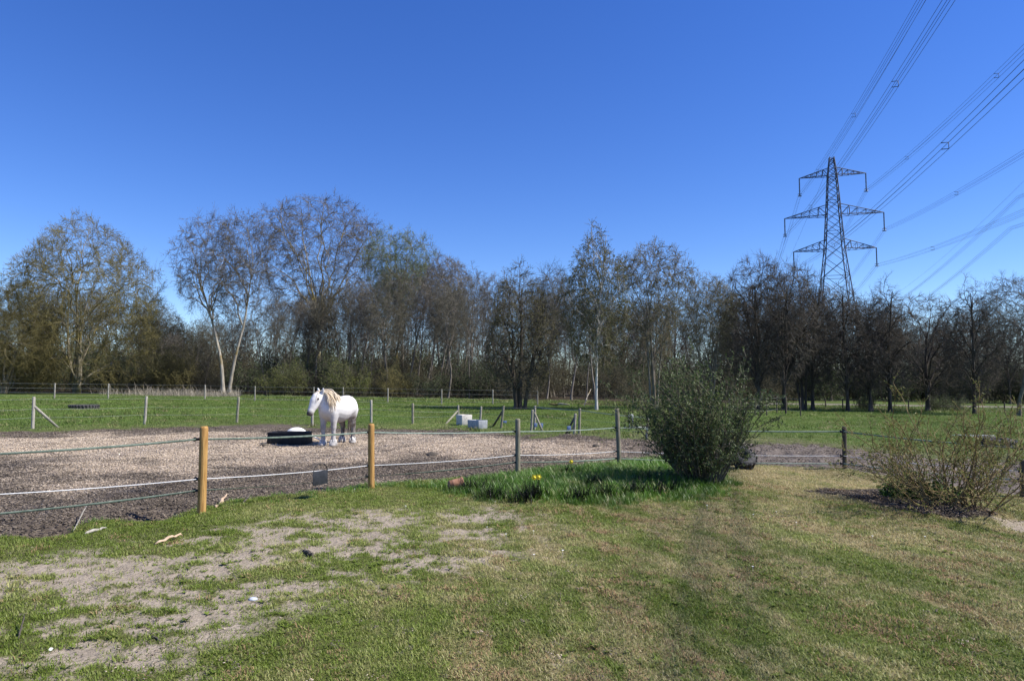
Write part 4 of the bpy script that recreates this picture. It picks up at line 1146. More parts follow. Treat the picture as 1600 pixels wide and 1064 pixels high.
    dirs = FWD[None] * rng.uniform(.8, 1.1, 40)[:, None] + LAT[None] * rng.normal(.1, .4, 40)[:, None] + np.array((0, 0, 1.))[None] * rng.uniform(-.3, .2, 40)[:, None]
    locks(roots, dirs, rng.uniform(.26, .42, 40), .010, .5, 0).build('forelock', hair, t)
    roots = np.array((-.765, 0, 1.14)) + rng.normal(0, 1, (44, 3)) * np.array((.012, .03, .03))
    dirs = np.stack([rng.uniform(-.5, -.2, 44), rng.normal(-.1, .15, 44), rng.uniform(-.9, -.3, 44)], 1)
    locks(roots, dirs, rng.uniform(.8, 1.0, 44), .016, .8, 0).build('tail', tail_m, t)
    for (x, y, s) in ((.44, -.155, 1), (.44, .155, 1), (-.58, -.165, 1), (-.58, .165, 1)):
        n_ = 46; a = rng.uniform(0, 6.28, n_)
        roots = np.stack([x + .05 * np.cos(a) - .015, y + .05 * np.sin(a), rng.uniform(.11, .19, n_)], 1)
        dirs = np.stack([np.cos(a) * .8, np.sin(a) * .8, np.full(n_, -.6)], 1)
        locks(roots, dirs, rng.uniform(.1, .16, n_), .012, .4, 0).build('feather', pale_m, t)
        h = MB(); h.rings([(x + .02, y, .002), (x + .012, y, .06)], [(.088, 0, 0), (.074, 0, 0)], [(0, .08, 0), (0, .066, 0)], 14)
        h.build('hoof', M['grey_wood'], t)
pony()

# ------------------------------------------------------------------ troughs, tyres, signs and small things
def trough(name, label, cat, u, v, L, W, H, rz, mat, wall=.05, taper=.94, ribs=0, bev=.012):
    g = ground(u, v, .01)
    t = thing(name, label, cat, g, rz)
    mb = MB(); k = taper
    def quadring(z, sx, sy): return [(-sx, -sy, z), (sx, -sy, z), (sx, sy, z), (-sx, sy, z)]
    V = quadring(0, L / 2 * k, W / 2 * k) + quadring(H, L / 2, W / 2) + quadring(H, L / 2 - wall, W / 2 - wall) + quadring(.06, L / 2 * k - wall, W / 2 * k - wall)
    Q = [(3, 2, 1, 0)]
    for r in range(3):
        for i in range(4): Q.append((r * 4 + i, r * 4 + (i + 1) % 4, r * 4 + 4 + (i + 1) % 4, r * 4 + 4 + i))
    Q.append((12, 13, 14, 15))
    mb.add(V, Q); mb.build('basin', mat, t, False, bev)
    if ribs:
        rm = MB(); 
        for i in range(ribs):
            x = -L / 2 * .85 + L * .85 * i / (ribs - 1)
            for s in (-1, 1): rm.box((x, s * W / 2 * .97 + s * .012, H * .45), (.05, .03, H * .8))
        rm.build('rib', mat, t, False, .006)
        lip = MB()
        for (c, s) in (((0, -W / 2, H), (L + .02, .05, .03)), ((0, W / 2, H), (L + .02, .05, .03)), ((-L / 2, 0, H + .001), (.05, W - .06, .028)), ((L / 2, 0, H + .001), (.05, W - .06, .028))): lip.box(c, s)
        lip.build('rim', mat, t, False, .012)
    return t
trough('feed_trough', 'black plastic feed trough on the ground in front of the white pony', 'trough', 453, 691, 1.02, .6, .33, -.04, M['black_plastic'], .05, 1.05, 4)
trough('water_trough', 'whitish concrete trough, left one of the two beside the rear fence', 'trough', 725, 664, .6, .46, .43, -1.08, M['concrete'], .05, .95)
trough('water_trough', 'grey metal trough, right one of the two beside the rear fence', 'trough', 746, 669, .72, .42, .33, -.88, M['galv'], .025, .97, 0, .006)

def sack():
    g = ground(463, 686, .03)
    t = thing('sack', 'white rounded sack showing just above the black feed trough', 'sack', g, .1)
    top = H_at(667.5, g.y) - g.z
    mb = MB(); xs = np.linspace(-1, 1, 13)
    hh = np.array([top * (.62 + .38 * math.sqrt(max(0, 1 - x * x))) for x in xs]); ee = [math.sqrt(max(.004, 1 - abs(x) ** 2.4)) for x in xs]
    mb.rings([(x * .34, .02 * math.sin(5 * x), h / 2 * 1.0) for x, h in zip(xs, hh)], [(0, .2 * e, 0) for e in ee], [(0, 0, h / 2 * (.35 + .65 * e)) for h, e in zip(hh, ee)], 16)
    mb.build('bag', M['white_bag'], t)
    e = MB(); e.tubes(np.array([(.26, -.1, .27), (.42, -.2, .24), (.58, -.28, .16), (.72, -.34, .09)]), np.array([.05, .035, .028, .032]), 8, True, flat=(1, .5))
    e.build('neck', M['white_bag'], t)
sack()

def tyre(label, u, v, R, r, tilt, rz, flat=1.0, tread=28):
    g = ground(u, v, .02)
    t = thing('tyre', label, 'tyre', g, rz); 
    n = 40; a = np.arange(n + 1) * 2 * PI / n
    prof = [(-1, .0), (-1, .6), (-.72, .92), (0, 1), (.72, .92), (1, .6), (1, 0), (.7, -.35), (-.7, -.35)]
    mb = MB(); V = []; k = len(prof)
    for aa in a[:-1]:
        for (w, h) in prof: V.append(((R - r + h * r) * math.cos(aa), (R - r + h * r) * math.sin(aa), w * r * .8 * flat))
    idx = np.arange(n * k).reshape(n, k)
    Q = np.stack([idx, np.roll(idx, -1, 0), np.roll(np.roll(idx, -1, 0), -1, 1), np.roll(idx, -1, 1)], -1).reshape(-1, 4)
    ct, stt = math.cos(tilt), math.sin(tilt)
    zoff = R * stt + r * .8 * flat * ct
    def tr(V):
        V = np.array(V); return np.stack([V[:, 0], V[:, 1] * ct - V[:, 2] * stt, V[:, 1] * stt + V[:, 2] * ct + zoff * .97], 1)
    mb.add(tr(V), Q); mb.build('casing', M['rubber'], t)
    tm = MB()
    for i in range(tread):
        aa = i * 2 * PI / tread
        for s in (-1, 1):
            b = MB(); b.box((0, 0, 0), (r * .12, 2 * PI * R / tread * .55, r * .72 * flat), 0)
            vv = b.V[0] + np.array((R + .002, 0, s * r * .4 * flat))
            ca, sa = math.cos(aa + s * .08), math.sin(aa + s * .08)
            vv = np.stack([vv[:, 0] * ca - vv[:, 1] * sa, vv[:, 0] * sa + vv[:, 1] * ca, vv[:, 2]], 1)
            tm.add(tr(vv), b.Q[0])
    o = tm.build('tread', M['rubber'], t, False)
tyre('worn tyre lying flat on the green field at the left', 131, 638.5, .72, .2, 0, .2, .75)
tyre('dark tyre lying flat on the field near the right edge', 1557, 697, .52, .2, 0.1, .5, .75)
tyre('black tractor tyre standing half hidden beside the leafy bush', 1160, 733, .28, .13, .7, .3, 1.1, 16)

def hoop_sign():
    a = ground(489, 779, .02); b = ground(511, 775, .02)
    t = thing('garden_sign', 'small slate grey plate on a black wire hoop stuck in the grass', 'sign', (a + b) / 2)
    c = (a + b) / 2; d = b - a; w = d.length / 2; ux = d.normalized()
    hgt = H_at(724, c.y) - c.z
    P = []
    for q in np.linspace(0, 1, 5): P.append(np.array(ux) * -w + np.array((0, 0, -.1 + q * (hgt - w * .9 + .1))))
    for k in range(1, 12): 
        an = PI - k * PI / 12; P.append(np.array(ux) * w * math.cos(an) + np.array((0, 0, hgt - w * .9 + w * .9 * math.sin(an))))
    for q in np.linspace(1, 0, 5): P.append(np.array(ux) * w + np.array((0, 0, -.1 + q * (hgt - w * .9 + .1))))
    mb = MB(); mb.tubes(np.array(P), np.full(len(P), .0062), 6); mb.build('hoop', M['black_plastic'], t)
    z0 = H_at(757, c.y) - c.z; z1 = H_at(735, c.y) - c.z
    p = MB(); p.box((0, -.008, (z0 + z1) / 2), (w * 2 + .01, .008, z1 - z0), math.atan2(d.y, d.x)); p.build('plate', M['slate_plate'], t, False, .002)
hoop_sign()

def plate(label, u, v, y, w, h, rz=0):
    t = MB(); t.box((0, 0, 0), (w, .012, h), 0)
    o = t.build('fence_sign', M['blue_plate'], None, False, .002)
    o.location = (X_at(u, y, v), y, H_at(v, y, u)); o.rotation_euler = (0, rz, .1)
    tag(o, label, 'sign', 'small blue plates on the gate posts')
plate('small blue plate, left one of two on the left gate brace', 837, 664, rb[11][0][1] - .12, .12, .15)
plate('small blue plate, right one of two on the left gate brace', 846, 664.5, rb[11][0][1] - .16, .12, .16, .1)
plate('small blue plate on the right gate brace', 889, 668.5, rb[13][0][1] - .15, .13, .13, -.1)
plate('small dark blue plate on the brace post right of the troughs', 789, 659, rb[9][0][1] - .12, .14, .08, .1)

def hurdle():
    a = ground(976, 671, .05)
    t = thing('hurdle', 'pale metal hurdle standing in the field behind the lawn fence', 'hurdle', a)
    y = a.y
    for (u0, v0, u1, v1, r) in ((983, 668, 982, 648, .022), (987, 668, 988, 647, .03), ):
        mb = MB(); mb.tubes(np.array([(X_at(u0, y) - a.x, 0, H_at(v0, y) - a.z - .05), (X_at(u1, y) - a.x, 0, H_at(v1, y) - a.z)]), np.full(2, r), 8, True); mb.build('upright', M['wire'], t)
    mb = MB(); mb.tubes(np.array([(X_at(974, y) - a.x, -.03, H_at(668, y) - a.z), (X_at(1012, y) - a.x, -.03, H_at(667, y) - a.z)]), np.full(2, .025), 8, True); mb.build('rail', M['wire'], t)
    mb = MB(); mb.tubes(np.array([(X_at(982, y) - a.x, -.02, H_at(648, y) - a.z), (X_at(988, y) - a.x, -.02, H_at(648, y) - a.z)]), np.full(2, .02), 8, True); mb.build('rail', M['wire'], t)
hurdle()

def stick(label, pts, r, mat, name='stick', cat='stick', flat=(1, 1), lift=.012):
    P = np.array([np.array(ground(u, v)) + np.array((0, 0, lift + (h if h else 0))) for u, v, h in pts])
    c = P[0].copy()
    n = 8; t = np.linspace(0, len(P) - 1, n)
    Q = np.stack([np.interp(t, np.arange(len(P)), P[:, k]) for k in range(3)], 1) + np.random.default_rng(len(label)).normal(0, r * .35, (n, 3))
    mb = MB(); mb.tubes(Q - c, r * np.array([.5, .9, 1, 1, .95, .85, .7, .4]), 7, True, flat)
    o = mb.build(name, mat); o.location = c
    return tag(o, label, cat)
stick('split pale piece of wood leaning in the grass right of the near post', [(335, 790, 0), (343, 783, .03), (353, 775, .06)], .028, M['bark_pale'], flat=(1, .6))
stick('thin dark stick propped up in the grass between the near post and the sign', [(379, 786, 0), (388, 780, .05), (395, 772, .12)], .012, M['dark_wood'])
stick('long curl of pale bark lying on the lawn at the left', [(243, 851, 0), (258, 847, .02), (272, 844, .03), (287, 842, .01)], .026, M['bark_pale'], 'bark_strip', 'bark', (1, .5))
stick('faded stick lying at the edge of the lawn at the left', [(133, 836, 0), (148, 832, .01), (165, 827, 0)], .018, M['grey_wood'])
stick('short black stick with a knob lying on the worn lawn', [(474, 859, 0), (481, 864, .02), (490, 869, .01)], .02, M['dark_wood'])
stick('slim dark twig standing up at the lower left', [(28, 997, 0), (33, 985, .02), (38, 974, .06)], .006, M['dark_wood'], 'twig', 'twig')
stick('thin dark twig lying flat on bare soil at the lower left', [(237, 993, 0), (246, 995, 0), (252, 1002, .01)], .006, M['dark_wood'], 'twig', 'twig')
stick('dead stem slanting over the dark hole at the left fence', [(115, 820, .0), (128, 808, .08), (137, 802, .15)], .008, M['grey_wood'])
stick('pale dead branch lying along the wood edge left of the birch', [(858, 634, .1), (872, 635, .15), (890, 636, .2)], .09, M['bark_ash'], 'fallen_branch', 'branch')
stick('pale dead branch slanting up beside the gate', [(912, 640, 0.2), (918, 636, .8), (924, 632, 1.4)], .04, M['bark_ash'], 'fallen_branch', 'branch')
def lump(name, label, cat, u, v, s, mat, seed):
    g = ground(u, v); rng = np.random.default_rng(seed)
    mb = MB(); zs = np.linspace(-1, 1, 8); rr = np.sqrt(np.maximum(.02, 1 - zs ** 2))
    mb.rings([(0, 0, z * s[2]) for z in zs], [(s[0] * r, 0, 0) for r in rr], [(0, s[1] * r, 0) for r in rr], 10)
    mb.V[0] *= 1 + rng.normal(0, .09, mb.V[0].shape)
    o = mb.build(name, mat); o.location = g + Vector((0, 0, s[2] * .45)); o.rotation_euler = (rng.uniform(-.3, .3), 0, rng.uniform(0, 3))
    return tag(o, label, cat)
lump('stone', 'pale blue grey pebble on the worn lawn', 'stone', 395, 934, (.035, .026, .018), M['stone'], 1)
lump('stone', 'white pebble on bare soil at the lower left', 'stone', 79, 1010, (.018, .013, .01), M['white_bag'], 2)
lump('stone', 'dark clod with a yellow leaf on the worn lawn', 'clod', 281, 899, (.04, .03, .02), M['dark_wood'], 5)

for k_, (u_, v_, lab_, s_) in enumerate(((413, 694, 'dark dung heap on the paddock left of the black trough', .13), (931, 699, 'dark dung heap on the paddock left of the slim grey post by the bush', .12), (674, 708, 'flat dark dung heap on the paddock between the second and third fence post', .16))):
    lump('dung_heap', lab_, 'dung', u_, v_, (s_, s_ * .8, s_ * .4), M['dark_wood'], 20 + k_)

def clay_pot():
    g = ground(713, 767)
    t = thing('clay_pot', 'reddish clay pot tipped over in the tall grass', 'pot', g, .4)
    mb = MB(); xs = [-.13, -.12, -.02, .08, .09, .09, .075, -.08]; rr = [.05, .065, .085, .1, .115, .1, .085, .05]
    mb.rings([(x, 0, .1) for x in xs], [(0, r, 0) for r in rr], [(0, 0, r) for r in rr], 16)
    mb.build('bowl', M['clay'], t)
clay_pot()

# ------------------------------------------------------------------ shrubs
def leafy_bush():
    g = ground(1100, 757)
    t = thing('evergreen_bush', 'large leafy green bush fanning out at the paddock fence', 'bush', g)
    rng = np.random.default_rng(9)
    S = H_at(556, g.y) - g.z
    sp = []
    for k in range(66):
        a = rng.uniform(0, 6.28); q = rng.uniform(.02, .9); r = .22 * math.sqrt(rng.random())
        ca = math.cos(a); 
        sp.append((r * ca, r * .8 * math.sin(a), (q * ca * .88 - .09, q * .8 * math.sin(a), 1), S * rng.uniform(.72, 1.0) * (1 - .12 * q), .013))
    st = stems(sp, 10, rng, .07, .01, .7)
    L1 = grow(st, 8, .16, 1, 34, .34, 6, rng, .05, .12, .7, .005, .6, .3)
    L2 = grow(L1, 5, .2, 1, 42, .42, 4, rng, .04, .14, .7, .0035, .5, .2)
    for u1, v1, dx in ((1205, 672, 1), (992, 612, -1), (1000, 640, -1)):
        pass
    a = MB(); a.tubes(st['P'], st['R'], 5); a.build('stem_cluster', M['stem_bush'], t)
    c = MB(); c.tubes(L1['P'], L1['R'], 3); c.tubes(L2['P'], L2['R'], 3); c.build('twig_crown', M['stem_bush'], t)
    lv = MB(); tip_leaves(lv, L2, 8, rng, .05, .0105, .1); tip_leaves(lv, L1, 6, rng, .05, .0095, .3)
    lo = sub(st, np.ones(len(st['L']), bool)); tip_leaves(lv, lo, 10, rng, .05, .0105, .3)
    lv.build('foliage', M['leaf_dark'], t, False)
leafy_bush()

def bare_shrub():
    g = ground(1500, 793)
    t = thing('shrub', 'sprawling nearly bare shrub with golden brown stems on the right of the lawn', 'shrub', g)
    rng = np.random.default_rng(21)
    S = H_at(640, g.y) - g.z
    sp = []
    for k in range(40):
        a = rng.uniform(0, 6.28); q = rng.uniform(.35, 1.9) 
        dx = math.cos(a) * q
        dx = dx if k % 4 else abs(dx) * -1.0
        sp.append((rng.uniform(-.35, .35), rng.uniform(-.18, .18), (dx, math.sin(a) * q * .6, 1), S * rng.uniform(.75, 1.3) * (1 + .2 * abs(dx)), .013))
    st = stems(sp, 10, rng, .17, .0, .7)
    L1 = grow(st, 7, .25, 1, 42, .4, 6, rng, .07, .16, .65, .0055, .6, .3)
    L2 = grow(L1, 5, .2, 1, 45, .42, 4, rng, .05, .18, .7, .0032, .5, .25)
    a = MB(); a.tubes(st['P'], st['R'], 6); a.build('stem_cluster', M['stem_shrub'], t)
    c = MB(); c.tubes(L1['P'], L1['R'], 4); c.tubes(L2['P'], L2['R'], 3); c.build('twig_crown', M['stem_shrub'], t)
    lv = MB(); tip_leaves(lv, L2, 7, rng, .03, .009, .15); lv.build('buds', M['leaf_bud'], t, False)
bare_shrub()

def low_plant(label, u, v, S, n, seed):
    g = ground(u, v); t = thing('leafy_plant', label, 'plant', g)
    rng = np.random.default_rng(seed)
    sp = [(rng.uniform(-.75, .75) * S, rng.uniform(-.35, .35) * S, (rng.normal(0, .5), rng.normal(0, .4), 1), S * rng.uniform(.5, 1), .006) for k in range(n)]
    st = stems(sp, 6, rng, .12, 0, .6)
    a = MB(); a.tubes(st['P'], st['R'], 4); a.build('stem_cluster', M['stem_bush'], t)
    lv = MB(); tip_leaves(lv, st, 16, rng, .1, .025, .25); lv.build('foliage', M['leaf_laurel'], t, False)
low_plant('dark green leafy plant at the left foot of the bare shrub', 1445, 781, .52, 75, 3)
low_plant('low dark green plant at the left end of the shrub bed', 1408, 777, .34, 50, 5)

# daffodils
def daffodil(label, u, v, nflow, seed, nleaf=70, hgt=.34):
    g = ground(u, v); rng = np.random.default_rng(seed)
    t = thing('daffodil_clump', label, 'daffodils', g, 0, 'daffodil clumps at the fence')
    P = []; R = []
    for k in range(nleaf):
        a = rng.uniform(0, 6.28); q = rng.uniform(.05, .5); d = np.array((math.cos(a) * q, math.sin(a) * q, 1)); p = np.array((rng.normal(0, .11), rng.normal(0, .07), -.02)); pts = [p.copy()]
        L = hgt * rng.uniform(.6, 1.15)
        for s in range(5):
            d = d / np.linalg.norm(d); p = p + d * L / 5; pts.append(p.copy()); d[2] -= .06 + q * .15; d[:2] *= 1.08
        P.append(pts); R.append([.006, .008, .008, .007, .005, .001])
    mb = MB(); mb.tubes(np.array(P), np.array(R), 4, flat=(1.3, .35)); mb.build('leaf_cluster', M['lush_blade'], t)
    for k in range(nflow):
        x = (k - (nflow - 1) / 2) * .1 + rng.normal(0, .03); y = -.1 + rng.normal(0, .02); z = hgt * rng.uniform(.92, 1.05)
        s = MB(); s.tubes(np.array([(x * .6, y, 0), (x, y, z * .6), (x, y, z), (x, y - .03, z + .005)]), np.array([.004, .004, .0035, .004]), 5); so = s.build('flower_stalk', M['lush_blade'], t)
        f = MB()
        for j in range(6):
            a = j * PI / 3; D = np.array((math.cos(a), -.12, math.sin(a))); D /= np.linalg.norm(D); Wd = np.array((-math.sin(a), 0, math.cos(a)))
            f.cards(np.array([(x, y - .03, z + .005)]), D[None], Wd[None], np.array([.05]), np.array([.017]))
        f.rings([(x, y - .03, z + .005), (x, y - .05, z + .005), (x, y - .065, z + .005)], [(.011, 0, 0), (.014, 0, 0), (.02, 0, 0)], [(0, 0, .011), (0, 0, .014), (0, 0, .02)], 10)
        f.build('blossom', M['petal'], so, False)
daffodil('daffodil clump with two yellow flowers right of the fourth fence post', 838, 781, 2, 1)
daffodil('daffodil clump with one yellow flower near the top of the tall grass', 888, 744, 1, 2, 40, .28)
for k, (u, v) in enumerate(((770, 782), (815, 787), (905, 785), (945, 782), (990, 778), (1035, 776), (1010, 760), (930, 764), (740, 770))):
    daffodil('flowerless daffodil leaves in the tall grass, ' + {740: 'leftmost clump', 770: 'second clump from the left', 815: 'just below the two flowers', 905: 'below the single flower', 930: 'middle of the patch', 945: 'front clump right of the single flower', 990: 'front clump left of the bush', 1010: 'in the shade of the bush', 1035: 'rightmost clump'}[u], u, v, 0, 10 + k, 60, .3)

# ------------------------------------------------------------------ grass and chips (countless: stuff)
def tuft(name, n, h, spread, w, mat, seed, lean=.5, flat=False):
    rng = np.random.default_rng(seed); mb = MB(); V = []; Q = []; T = []
    for k in range(n):
        a = rng.uniform(0, 6.28); r = spread * math.sqrt(rng.random()); b = rng.uniform(0, 6.28)
        p = np.array((r * math.cos(a), r * math.sin(a), -.006)); q = rng.uniform(.1, lean) if not flat else rng.uniform(1.5, 5)
        d = np.array((math.cos(b) * q, math.sin(b) * q, 1)); d /= np.linalg.norm(d); L = h * rng.uniform(.55, 1.2)
        s = np.array((-math.sin(b), math.cos(b), 0)) * w * rng.uniform(.7, 1.2)
        m = p + d * L * .55; e = m + norm(d + np.array((math.cos(b) * .5, math.sin(b) * .5, -.35 if not flat else -.1))) * L * .5
        i = len(V); V += [p - s, p + s, m + s * .8, m - s * .8, e]; Q.append((i, i + 1, i + 2, i + 3)); T.append((i + 3, i + 2, i + 4))
    mb.add(V, Q, T); return mb.mesh(name, mat, False)
def chip_mesh(name, seed, mat):
    rng = np.random.default_rng(seed); mb = MB()
    for k in range(7):
        L = rng.uniform(.015, .045); b = MB(); b.box((0, 0, 0), (L, L * rng.uniform(.25, .5), .006), rng.uniform(0, 6))
        v = b.V[0]; v[:, 2] += v[:, 0] * rng.normal(0, .25) + v[:, 1] * rng.normal(0, .25)
        mb.add(v + np.array((rng.normal(0, .07), rng.normal(0, .07), .008)), b.Q[0])
    return mb.mesh(name, mat, False)

def scatter(name, label, protos, x, y, scale, tint, val, zoff=0.0):
    colp = bpy.data.collections.new(name + '_parts')
    for k, me in enumerate(protos):
        colp.objects.link(bpy.data.objects.new(me.name, me))
    m = masks(x, y); z = plane_z(x, y) + relief(x, y, m) + zoff
    n = len(x)
    me = bpy.data.meshes.new(name); me.vertices.add(n); me.vertices.foreach_set('co', np.stack([x, y, z], 1).astype(np.float32).ravel())
    for nm, a in (('scl', scale), ('tint', tint), ('yaw', RNG.uniform(0, 6.28, n))):
        at = me.attributes.new(nm, 'FLOAT', 'POINT'); at.data.foreach_set('value', np.asarray(a, np.float32))
    at = me.attributes.new('val', 'FLOAT_COLOR', 'POINT'); v = np.ones((n, 4), np.float32); v[:, :3] = np.asarray(val, np.float32)[:, None]; at.data.foreach_set('color', v.ravel())
    at = me.attributes.new('pick', 'INT', 'POINT'); at.data.foreach_set('value', RNG.integers(0, len(protos), n).astype(np.int32))
    o = link(name, me); o['kind'] = 'stuff'; o['label'] = label
    nt = bpy.data.node_groups.new(name, 'GeometryNodeTree')
    nt.interface.new_socket('Geometry', in_out='INPUT', socket_type='NodeSocketGeometry'); nt.interface.new_socket('Geometry', in_out='OUTPUT', socket_type='NodeSocketGeometry')
    gi = nt.nodes.new('NodeGroupInput'); go = nt.nodes.new('NodeGroupOutput')
    ip = nt.nodes.new('GeometryNodeInstanceOnPoints'); ci = nt.nodes.new('GeometryNodeCollectionInfo')
    ci.inputs['Collection'].default_value = colp; ci.inputs['Separate Children'].default_value = True; ci.inputs['Reset Children'].default_value = True
    def na(nm, ty):
        a = nt.nodes.new('GeometryNodeInputNamedAttribute'); a.data_type = ty; a.inputs['Name'].default_value = nm
        return [s for s in a.outputs if s.enabled and s.name == 'Attribute'][0]
    cx = nt.nodes.new('ShaderNodeCombineXYZ'); nt.links.new(na('yaw', 'FLOAT'), cx.inputs[2])
    er = nt.nodes.new('FunctionNodeEulerToRotation'); nt.links.new(cx.outputs[0], er.inputs[0])
    nt.links.new(gi.outputs[0], ip.inputs['Points']); nt.links.new(ci.outputs[0], ip.inputs['Instance'])
    ip.inputs['Pick Instance'].default_value = True
    nt.links.new(na('pick', 'INT'), ip.inputs['Instance Index']); nt.links.new(er.outputs[0], ip.inputs['Rotation']); nt.links.new(na('scl', 'FLOAT'), ip.inputs['Scale'])
    nt.links.new(ip.outputs[0], go.inputs[0])
    md = o.modifiers.new('scatter', 'NODES'); md.node_group = nt
    return o

def polar(n, r0, r1, p, half=42):
    # radius density ~ r^p dr
    u = RNG.random(n)
    if abs(p + 1) < 1e-6: r = r0 * (r1 / r0) ** u
    else: r = (r0 ** (p + 1) + u * (r1 ** (p + 1) - r0 ** (p + 1))) ** (1 / (p + 1))
    a = np.radians(RNG.uniform(-half, half, n))
    return r * np.sin(a), r * np.cos(a), r

# mown lawn
x, y, r = polar(150000, 2.8, 17, 0.0, 43)
m = masks(x, y)
keep = (m['lawn'] > .4) & (m['bed'] < .5) & (RNG.random(len(x)) > m['bare'] * .93) & (RNG.random(len(x)) > m['straw'] * .25)
x, y, r = x[keep], y[keep], r[keep]; m = {k: v[keep] for k, v in m.items()}
sc_ = (.75 + .55 * m['n2']) * (r / 6) ** .25 * (.8 + .45 * RNG.random(len(x)))
tn = np.clip(.04 + m['straw'] * .66 * (.5 + RNG.random(len(x))) + .45 * (m['n1'] - .45), 0, 1)
vl = (.68 + .6 * m['n1'] + RNG.normal(0, .08, len(x))) * (1 + .2 * sstep(-2, 1, x - .12 * (y - 6)) * (fbm((x + .32 * y) * 2.2, y * .25, 301, 3) - .5) * 2)
near_soil = sstep(.05, .5, m['bare'])
scatter('lawn_grass', 'short patchy mown grass of the lawn', [tuft('tuft', 14, .034, .055, .0026, M['blade'], k, 1.7) for k in range(5)] + [tuft('tuft', 12, .05, .06, .002, M['blade'], 9, 1.0, True), tuft('tuft', 9, .03, .06, .005, M['blade'], 12, 3)], x, y, sc_, tn, np.clip(vl, .4, 1.4))

# raked out dead moss and thatch lying in streaks
M['thatch'] = leaf_mat('thatch', (.17, .105, .055), (.36, .25, .14), .1, .8, .1, None, 1)
x, y, r = polar(60000, 2.8, 13, 0.0, 43)
m = masks(x, y)
th = fbm((x + .3 * y) * 4.2, y * 1.6, 141, 4, .62) * .7 + m['nf'] * .3
keep = (m['lawn'] > .5) & (m['bare'] < .4) & (m['lush'] < .2) & (RNG.random(len(x)) < sstep(.52, .66, th) * (.25 + .75 * sstep(-2, 1, x - .12 * (y - 6))) * .8)
x, y, r = x[keep], y[keep], r[keep]
scatter('dead_moss', 'tan streaks of raked out dead moss on the lawn', [tuft('moss_tuft', 13, .045, .06, .0035, M['thatch'], 120 + k, 2.6) for k in range(4)], x, y, (.6 + .6 * RNG.random(len(x))) * (r / 6) ** .2, np.zeros(len(x)), np.ones(len(x)))

# tall lush grass at the fence and longer fringe along the lawn edge
x, y, r = polar(30000, 9.5, 17, 0.3, 30)
m = masks(x, y)
dA = y - yA(x)
fr_ = np.exp(-(dA / .22) ** 2) * .5 * (m['n2'] > .45)
keep = (RNG.random(len(x)) < np.maximum(m['lush'], fr_))
x, y, r = x[keep], y[keep], r[keep]; m = {k: v[keep] for k, v in m.items()}
scatter('tall_grass', 'tall lush green grass under the bush and along the fence', [tuft('tall_tuft', 14, .19, .08, .0042, M['lush_blade'], 30 + k, .7) for k in range(5)], x, y, (.5 + .8 * m['n2']) * (.6 + .8 * RNG.random(len(x))) * (.3 + .7 * m['lush']), np.clip(RNG.normal(0, .16, len(x)) + .7 * (RNG.random(len(x)) < .02), 0, 1), np.clip(.45 + 1.0 * m['n2'], .4, 1.3))
x, y, r = polar(26000, 5.5, 12, 0.3, 44)
m = masks(x, y); dA = y - yA(x)
keep = (np.abs(dA + .25) < .5) & (RNG.random(len(x)) < .5 * sstep(.35, .6, m['n1'])) & (m['bare'] < .3) & (x < 0)
x, y, r = x[keep], y[keep], r[keep]; m = {k: v[keep] for k, v in m.items()}
scatter('edge_grass', 'longer grass fringe along the edge of the bare paddock', [tuft('edge_tuft', 12, .09, .06, .003, M['lush_blade'], 50 + k, .9) for k in range(4)], x, y, .6 + .7 * RNG.random(len(x)), np.clip(RNG.normal(.1, .18, len(x)), 0, 1), np.clip(.7 + .5 * m['n1'], .4, 1.3))

# field grass
x, y, r = polar(90000, 15, 74, 0.0, 42)
m = masks(x, y)
keep = (RNG.random(len(x)) < m['field'] * (1 - .75 * m['worn'])) & (m['wood'] < .5)
x, y, r = x[keep], y[keep], r[keep]; m = {k: v[keep] for k, v in m.items()}
scatter('field_grass', 'short grazed grass of the green field', [tuft('field_tuft', 12, .07, .13, .006, M['field_blade'], 70 + k, 1.2) for k in range(4)], x, y, (.6 + .6 * RNG.random(len(x))) * (r / 25) ** .45, np.clip(.35 * m['worn'] + .8 * (m['n1'] - .5) + RNG.normal(0, .1, len(x)), 0, .8), np.clip(.65 + .65 * m['n3'], .4, 1.3))

# scattered rank tufts where the pony does not graze
x, y, r = polar(5200, 20, 60, 0.2, 42); m = masks(x, y)
k = (m['field'] > .6) & (m['wood'] < .4) & (fbm(x * .45, y * .45, 211) > .52)
x, y = x[k], y[k]
scatter('rank_tufts', 'darker ungrazed tufts scattered over the field', [tuft('rank_tuft', 14, .17, .16, .009, M['field_blade'], 130 + q, .9) for q in range(3)], x, y, .5 + .8 * RNG.random(len(x)), np.clip(RNG.normal(.1, .25, len(x)), 0, 1), .5 + .4 * RNG.random(len(x)))

# wood chips of the paddock
x, y, r = polar(60000, 6, 27, 0.15, 43)
m = masks(x, y)
keep = RNG.random(len(x)) < m['pad'] * (1 - .75 * m['mud'])
x, y, r = x[keep], y[keep], r[keep]; m = {k: v[keep] for k, v in m.items()}
scatter('wood_chips', 'wood chips and trampled debris covering the bare paddock', [chip_mesh('chip_patch', 80 + k, M['chip']) for k in range(5)], x, y, (.6 + .8 * RNG.random(len(x))) * (r / 14) ** .3, np.clip(m['pale'] * .68 + .1 + RNG.normal(0, .17, len(x)), 0, 1), np.clip(.62 + .35 * m['pale'] + .25 * RNG.random(len(x)), .4, 1.3) * (1 - .5 * sstep(.62, .7, m['n2'])))

